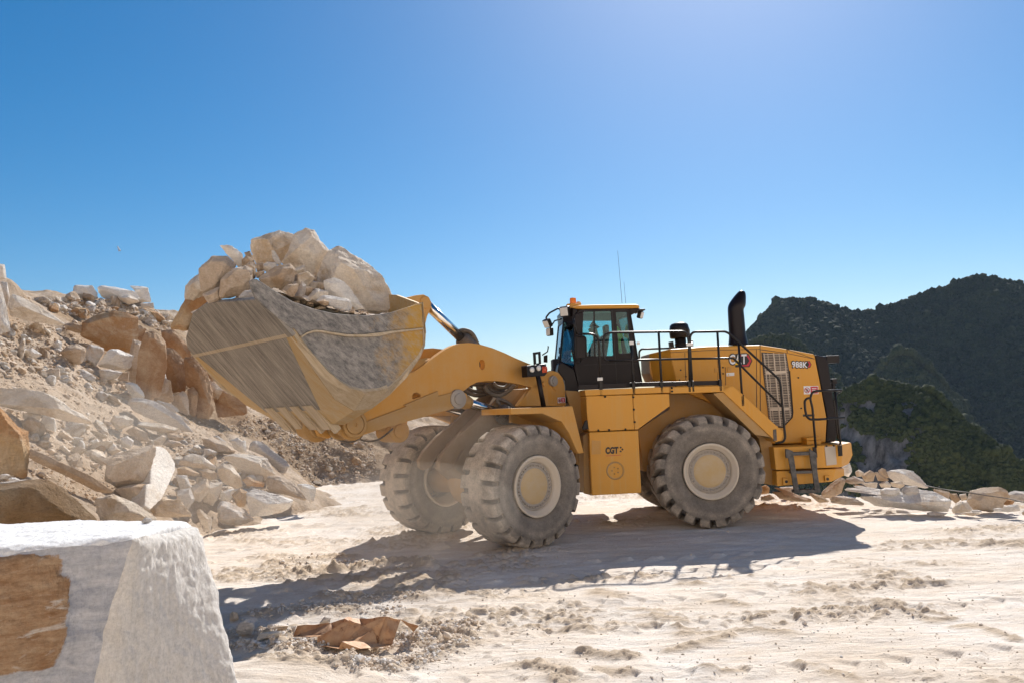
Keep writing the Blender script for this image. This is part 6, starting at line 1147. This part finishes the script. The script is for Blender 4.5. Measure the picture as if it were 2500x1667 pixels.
for fn_, (a, b_, c_, d_) in faces.items():
    u, v = np.meshgrid(np.linspace(0, 1, n_), np.linspace(0, 1, n_)); u = u.ravel()[:, None]; v = v.ravel()[:, None]; P = (a*(1-u)+b_*u)*(1-v)+(d_*(1-u)+c_*u)*v
    nr_ = np.cross(b_-a, d_-a); nr_ /= np.linalg.norm(nr_); V.append(P)
    pj = proj(P); wx = 110*(fb2(P[:, 0]*3+P[:, 1]*2, P[:, 2]*3, 4, 9)-.5); wy = 110*(fb2(P[:, 0]*3, P[:, 2]*3+P[:, 1], 4, 19)-.5)
    k = (sum(inpoly(brown, pj[:, 0]+wx+dx_, pj[:, 1]+wy+dy_)*1. for dx_, dy_ in ((-22, 0), (22, 0), (0, -18), (0, 18), (-12, 10), (12, -10), (0, 0), (34, 14), (-34, -14)))/9 if fn_ == 'left' else np.zeros(len(P))); stn.append(k*1.); blu.append(np.full(len(P), 1. if fn_ == 'left' else 0.)); FF.append(grid_faces(n_, n_)+off); off += n_*n_
V = np.concatenate(V); stn = np.concatenate(stn); blu = np.concatenate(blu)
# wear: rounded arrises and chipped faces (a function of place only, so the edges of the faces stay together)
half = np.abs(V-cen).max(0); E = {}
edges = [(tp_['nr'], tp_['fr']), (tp_['nl'], tp_['nr']), (tp_['fr'], tp_['fl']), (tp_['nr'], bp['nr']), (tp_['fr'], bp['fr'])]; dm = np.full(len(V), 9.)
for a, b_ in edges:
    t = np.clip(((V-a)@(b_-a))/((b_-a)@(b_-a)), 0, 1); dm = np.minimum(dm, np.linalg.norm(V-a-t[:, None]*(b_-a), axis=1))
inw = (cen-V); inw[:, 2] *= .8; inw /= np.linalg.norm(inw, axis=1)[:, None]; w1 = fb3(V*2.2, 4, 3)-.5; w2 = fb3(V*9, 3, 5)-.5
V = V+inw*(np.clip(1-dm/.11, 0, 1)**2*(.035+.10*np.clip(fb3(V*5, 3, 8)-.3, 0, 1)))[:, None]+inw*(.045*w1+.02*w2+.017*(fb3(V*34, 3, 6)-.5)+.02*np.abs(fb3(V*4, 2, 14)-.5)*blu*3*np.clip(dm/.1, 0, 1))[:, None]+inw*((1-stn)*blu*.05*np.clip(dm/.12, 0, 1)**.7)[:, None]
m, n, b = mat('white block with rusty skin'); b.inputs['Roughness'].default_value = .85; b.inputs['Specular IOR Level'].default_value = .2; p = wpos(n)
s1 = nd(n, 'ShaderNodeAttribute', attribute_name='skin').outputs['Fac']; s2 = nd(n, 'ShaderNodeAttribute', attribute_name='split').outputs['Fac']
mp = nd(n, 'ShaderNodeMapping'); mp.inputs['Scale'].default_value = (9, 9, 2.2); lk(n, p, mp.inputs[0]); f = noise(n, mp.outputs[0], 2.2, 8, .75)
white = mixc(n, ramp(n, f, [(.35, 0.), (.7, 1.)]), (.71, .675, .635), (.60, .555, .50)); mp2 = nd(n, 'ShaderNodeMapping'); mp2.inputs['Rotation'].default_value = (0, .5, .3); mp2.inputs['Scale'].default_value = (1.5, 1.5, 6); lk(n, p, mp2.inputs[0])
split = mixc(n, ramp(n, noise(n, mp2.outputs[0], 2., 9, .7, .8), [(.38, 0.), (.64, 1.)]), (.34, .35, .39), (.56, .55, .56))
brn = mixc(n, ramp(n, noise(n, mp2.outputs[0], 5., 8, .75), [(.35, 0.), (.65, 1.)]), (.26, .14, .07), (.43, .30, .19)); brn = mixc(n, ramp(n, noise(n, mp2.outputs[0], 1.6, 9, .7, 1.), [(.56, 0.), (.66, 1.)]), brn, (.56, .50, .44))
white = mixc(n, nd(n, 'ShaderNodeAttribute', attribute_name='sunlit_top').outputs['Fac'], white, (.83, .82, .81)); c = mixc(n, s2, white, split); c = mixc(n, ramp(n, math_(n, 'ADD', s1, math_(n, 'MULTIPLY', math_(n, 'SUBTRACT', noise(n, p, 7, 9, .8), .5), 1.3)), [(.42, 0.), (.62, 1.)]), c, brn); sp_ = ramp(n, noise(n, p, 45, 5, .8), [(.30, .66), (.6, 1.06)]); lk(n, mixc(n, .7, c, sp_, 'MULTIPLY'), b.inputs['Base Color']); bump(n, b, math_(n, 'ADD', f, math_(n, 'MULTIPLY', noise(n, p, 14, 8, .75), .8)), .8, .024)
tag(obj('stone_block', V, np.concatenate(FF), m, smooth=True, attr={'skin': stn, 'split': blu, 'sunlit_top': (np.arange(len(V)) < n_*n_)*1.}), 'huge white sawn block with rusty skin in the foreground', 'block')  # top face coloured whiter to stand in for the sun falling on it
rock(ZB, [(1152, 245), (1190, 206), (1246, 216), (1242, 246), (1190, 264)], 'grey', 'small grey pebble on top of the white foreground block', 'pebble', 'pebble', d=4.62, th=.9, pull=0, lv=3)
for i, (x, y) in enumerate(((862, 280), (727, 318), (695, 396), (333, 424))): pass
def srock(pts, mk, label, **k): return rock(ZS, pts, mk, label, 'rock', 'rock', th=k.pop('th', .9), group='stones around the rusty sheet', lv=3, d=k.pop('d', None) or float(np.linalg.norm((on_ground(np.array([ZS(pts)[0]]))[0]-CO)[1:2])), **k)
def gd(pts): a = np.array(ZS(pts)); q = np.array([[a[:, 0].mean(), a[:, 1].max()]]); return float((on_ground(q)[0]-CO)@FW)
for pts, mk, lab in (([(812, 715), (858, 655), (905, 668), (898, 705)], 'grey', 'pale grey stone behind the left half of the rusty sheet'), ([(1110, 652), (1165, 662), (1222, 692), (1180, 720), (1120, 690)], 'white', 'flat white stone lying on the back edge of the rusty sheet'),
  ([(1245, 852), (1290, 834), (1342, 882), (1272, 895)], 'grey', 'rounded grey stone at the front edge of the rusty sheet'), ([(1338, 872), (1370, 840), (1400, 850), (1430, 895), (1360, 895)], 'grey', 'grey stone right of the rounded one by the sheet'), ([(1410, 840), (1440, 808), (1475, 840), (1470, 875), (1430, 870)], 'grey', 'dark grey stone under the right tip of the sheet'),
  ([(215, 775), (240, 700), (300, 668), (358, 690), (352, 785), (250, 795)], 'grey', 'ribbed grey stone standing beside the white foreground block'), ([(365, 830), (390, 780), (440, 768), (558, 758), (548, 802), (430, 815), (378, 840)], 'cream', 'long pale stone lying left of the rusty sheet'), ([(395, 770), (500, 720), (600, 725), (590, 755), (450, 768)], 'tan', 'brownish flat stone behind the long pale one'),
  ([(595, 785), (620, 735), (655, 722), (650, 785)], 'grey', 'upright grey stone at the left tip of the sheet'), ([(1135, 925), (1190, 903), (1198, 935), (1140, 948)], 'white', 'little white stone in the gravel before the sheet'), ([(1240, 905), (1270, 895), (1290, 930), (1250, 940)], 'white', 'little white stone right of the other in the gravel'),
  ([(1600, 745), (1650, 730), (1690, 765), (1640, 780)], 'grey', 'grey stone in the gravel right of the sheet'), ([(1690, 745), (1740, 735), (1785, 760), (1730, 775)], 'white', 'pale stone farther right in the gravel'), ([(1640, 700), (1680, 690), (1690, 715), (1650, 725)], 'cream', 'cream stone above the gravel right of the sheet'), ([(1790, 715), (1820, 690), (1840, 720), (1810, 740)], 'grey', 'last grey stone of the gravel row'),
  ([(603, 850), (618, 828), (630, 852)], 'grey', 'tiny dark stone below the left tip of the sheet'), ([(170, 690), (180, 640), (200, 615), (235, 630), (250, 680), (210, 695)], 'cream', 'earthy clod stone against the white foreground block'), ([(290, 1060), (315, 1025), (340, 1050), (320, 1068)], 'tan', 'brown stone on the pale track near the block'), ([(340, 1080), (360, 1055), (380, 1082)], 'tan', 'smaller brown stone beside it on the pale track'), ([(270, 830), (330, 810), (362, 845), (290, 850)], 'grey', 'low bluish stone in front of the ribbed grey one')):
    srock(pts, mk, lab, d=gd(pts)-.02)
# rusty crumpled sheet
SP = [(632, 800, .02), (662, 722, .13), (782, 737, .10), (905, 703, .17), (1042, 660, .22), (1108, 676, .18), (1172, 728, .07), (1300, 655, .27), (1370, 684, .22), (1535, 728, .13), (1500, 768, .05), (1345, 858, .03), (1120, 892, .02), (960, 890, .02), (803, 853, .03), (810, 803, .11), (948, 744, .15), (1062, 756, .04), (1180, 786, .09), (1290, 758, .11), (952, 802, .04), (862, 792, .07), (1085, 830, .06), (1240, 815, .08), (720, 800, .09), (1420, 760, .14), (1000, 730, .07)]
g_ = np.random.default_rng(5); oc = np.array([(p[0], p[1]) for p in SP[:16]]); k_ = 0
while k_ < 30:
    q = np.array([g_.uniform(640, 1530), g_.uniform(665, 885)])
    if inpoly(oc, q[:1], q[1:])[0] and min(np.hypot(*(q-np.array(p[:2]))*np.array([1, 2.])) for p in SP) > 30:
        ds = np.array([1/(np.hypot(*((q-np.array(p[:2]))*np.array([1, 2.2])))+5)**2 for p in SP]); z_ = float((ds*np.array([p[2] for p in SP])).sum()/ds.sum()); SP.append((q[0], q[1], max(.01, z_+(.07 if k_ % 2 else -.06)))); k_ += 1
SV = []
for x, y, z in SP:
    r_ = ray(*ZS([(x, y)])[0]); p_ = CO+r_*(-CO[2]/r_[2]); zg = max(0, float(ground_h(p_[:1], p_[1:2])[0][0])); SV.append(CO+r_*((z*1.15+zg*.8+.05-CO[2])/r_[2]))
SV = np.array(SV); tri = delaunay_2d_cdt([Vector((p[0], p[1]*2.2)) for p in SV], [(i, (i+1) % 16) for i in range(16)], [], 1, 1e-6); V2 = np.array([(v[0], v[1]/2.2) for v in tri[0]]); idx = [int(np.argmin(np.linalg.norm(SV[:, :2]-v, axis=1))) for v in V2]; V3 = np.c_[V2, SV[idx, 2]]
m, n, b = mat('rusty sheet metal'); b.inputs['Roughness'].default_value = .65; b.inputs['Metallic'].default_value = .1; p = wpos(n); f = ramp(n, noise(n, p, 5, 8, .7), [(.35, 0.), (.65, 1.)]); c = mixc(n, f, (.33, .15, .06), (.48, .30, .17)); c = mixc(n, ramp(n, noise(n, p, 14, 6, .7), [(.55, 0.), (.68, 1.)]), c, (.17, .07, .03)); lk(n, c, b.inputs['Base Color']); bump(n, b, noise(n, p, 25, 4, .6), .3, .01); M['rustsheet'] = m
o = tag(obj('metal_sheet', V3, [list(f_) for f_ in tri[2]], m), 'crumpled rusty metal sheet lying in the gravel', 'metal sheet')
s1_ = o.modifiers.new('sub', 'SUBSURF'); s1_.subdivision_type = 'SIMPLE'; s1_.levels = s1_.render_levels = 3
tx_ = bpy.data.textures.new('crumple', 'CLOUDS'); tx_.noise_scale = .16; dm_ = o.modifiers.new('disp', 'DISPLACE'); dm_.texture = tx_; dm_.strength = .035; so = o.modifiers.new('solid', 'SOLIDIFY'); so.thickness = .005

# ---- driver and the vest hung in the cab
def skin(name, verts, edges, radii, m, parent=None, root=0, sub=2, label=None):
    V = np.array(verts, float); c = V[root].copy(); me = bpy.data.meshes.new(name); me.from_pydata((V-c).tolist(), edges, []); me.materials.append(m); o = bpy.data.objects.new(name, me); COL.objects.link(o); WL[o] = c
    if parent: o.parent = parent; o.location = c-WL[parent]
    else: o.location = c
    sk = o.modifiers.new('skin', 'SKIN'); sk.use_smooth_shade = True
    for sv_, r_ in zip(me.skin_vertices[0].data, radii): sv_.radius = r_ if isinstance(r_, tuple) else (r_, r_)
    me.skin_vertices[0].data[root].use_root = True; s = o.modifiers.new('sub', 'SUBSURF'); s.levels = s.render_levels = sub; return o
B = lambda s, o, z: L('r', s+.42, o, z)
Vb = [B(1.33, 0, 3.13), B(1.28, 0, 3.32), B(1.26, 0, 3.52), B(1.27, 0, 3.63), B(1.30, 0, 3.70), B(1.33, 0, 3.78), B(1.34, 0, 3.87)]; Eb = [(0, 1), (1, 2), (2, 3), (3, 4), (4, 5), (5, 6)]; Rb = [.15, (.16, .13), (.17, .12), (.09, .09), .055, (.075, .09), (.07, .085)]
def chain(start, pts, rs):
    k = start
    for p, r_ in zip(pts, rs): Vb.append(p); Rb.append(r_); Eb.append((k, len(Vb)-1)); k = len(Vb)-1
    return k
for sg in (1, -1):
    hd = chain(2, [B(1.28, .20*sg, 3.52), B(1.42, .25*sg, 3.30), B(1.66, .20*sg, 3.30), B(1.72, .18*sg, 3.32)], [.065, .052, .036, (.035, .022)])
    for q, ln in enumerate((.075, .085, .08, .065)): chain(hd, [B(1.76, (.205-.018*q)*sg, 3.33), B(1.76+ln*.5, (.205-.018*q)*sg, 3.325), B(1.75+ln*.6, (.205-.018*q)*sg, 3.295)], [.0095, .009, .008])
    chain(hd, [B(1.72, .135*sg, 3.335), B(1.76, .125*sg, 3.33)], [.011, .009])
    chain(0, [B(1.40, .10*sg, 3.10), B(1.80, .14*sg, 3.12), B(1.86, .14*sg, 2.78), B(1.98, .14*sg, 2.74)], [.10, .075, .05, .045])
chain(6, [B(1.425, 0, 3.815), B(1.445, 0, 3.805)], [.018, .012])
chain(6, [B(1.42, 0, 3.77)], [.022])
for sg in (1, -1): chain(6, [B(1.33, .09*sg, 3.83)], [.02])
person = tag(skin('person', Vb, Eb, Rb, M['skin']), 'person in a navy jacket driving, seated in the loader cab', 'person')
jv = [B(1.33, 0, 3.14), B(1.28, 0, 3.32), B(1.26, 0, 3.52), B(1.27, 0, 3.62)]; je = [(0, 1), (1, 2), (2, 3)]; jr = [.165, (.18, .145), (.19, .135), (.10, .10)]
for sg in (1, -1):
    k = len(jv); jv += [B(1.28, .20*sg, 3.52), B(1.42, .25*sg, 3.30), B(1.63, .205*sg, 3.30)]; je += [(2, k), (k, k+1), (k+1, k+2)]; jr += [.082, .066, .05]
skin('jacket', jv, je, jr, M['navy'], person)
tv = [B(1.33, 0, 3.12)]; te = []; tr_ = [.16]
for sg in (1, -1):
    k = len(tv); tv += [B(1.40, .10*sg, 3.10), B(1.80, .14*sg, 3.12), B(1.86, .14*sg, 2.80)]; te += [(0, k), (k, k+1), (k+1, k+2)]; tr_ += [.115, .09, .065]
skin('trousers', tv, te, tr_, M['navy'], person)
skin('hair', [B(1.31, 0, 3.90), B(1.28, 0, 3.84), B(1.345, 0, 3.925)], [(0, 1), (0, 2)], [(.085, .07), (.085, .06), (.07, .04)], M['hair'], person)
vp = ons(Z4([(922, 765), (940, 775), (962, 820), (992, 872), (962, 890), (968, 960), (978, 1028), (945, 1030), (935, 900)]), -.15, 'r')
mb = MB(); mb.prism(vp, -lr*.10); tag(mb.build('safety_vest', M['vest'], bevel=.02), 'lime yellow safety vest hanging behind the driver in the cab', 'vest')

# ---- airborne dust
def dustmat(name, dens):
    m = bpy.data.materials.new(name); m.use_nodes = True; n = m.node_tree; n.nodes.remove(n.nodes['Principled BSDF']); v = n.nodes.new('ShaderNodeVolumePrincipled'); v.inputs['Color'].default_value = (.98, .89, .77, 1); v.inputs['Density'].default_value = dens; v.inputs['Anisotropy'].default_value = .35; n.links.new(v.outputs[0], n.nodes['Material Output'].inputs['Volume']); return m
def puff(c, r, dens, label):
    D, Fi = ICO[3]; tag(obj('dust', np.asarray(c)+D*np.asarray(r), Fi, dustmat('dust', dens), smooth=True), label, 'dust', kind='stuff')
puff(at(1010/K, 1120/K, 12.6), (1.9, 1.5, 1.3), .042, 'dust hanging between the front wheels')
puff(at(960/K, 1180/K, 11.4), (1.5, 1.0, .75), .09, 'dust kicked up by the front tyres')
puff(at(330/K, 1060/K, 14.6), (2.2, 1.6, 1.3), .03, 'dust drifting over the rubble slope')
puff(at(120/K, 990/K, 13.6), (2.2, 1.4, 1.1), .05, 'dust in the shade of the huge slab')
puff(at(520/K, 1160/K, 15.2), (1.8, 1.2, .9), .035, 'dust at the foot of the rubble slope')
# contrail far above the plateau
mb = MB(); cp_ = [at(270/K, 566/K, 5200), at(275/K, 577/K, 5200)]; mb.tube(cp_, [3., 9.], 6); tag(mb.build('contrail', M['white']), 'short white contrail in the blue sky above the plateau', 'contrail')

# thin valley haze
V, Fc = [], [[0, 3, 2, 1], [4, 5, 6, 7], [0, 1, 5, 4], [1, 2, 6, 5], [2, 3, 7, 6], [3, 0, 4, 7]]
zt = 420.
V = [(-3600, -1000, -160), (3600, -1000, -160), (3600, 5000, -160), (-3600, 5000, -160), (-3600, -1000, zt), (3600, -1000, zt), (3600, 5000, zt), (-3600, 5000, zt)]
m = bpy.data.materials.new('haze'); m.use_nodes = True; n = m.node_tree; n.nodes.remove(n.nodes['Principled BSDF']); v = n.nodes.new('ShaderNodeVolumePrincipled'); v.inputs['Color'].default_value = (.55, .72, 1, 1); v.inputs['Density'].default_value = .000032; v.inputs['Anisotropy'].default_value = .2; n.links.new(v.outputs[0], n.node_tree.nodes['Material Output'].inputs['Volume'] if hasattr(n, 'node_tree') else n.nodes['Material Output'].inputs['Volume'])
tag(obj('haze', V, Fc, m), 'thin blue valley haze', 'haze', kind='stuff')
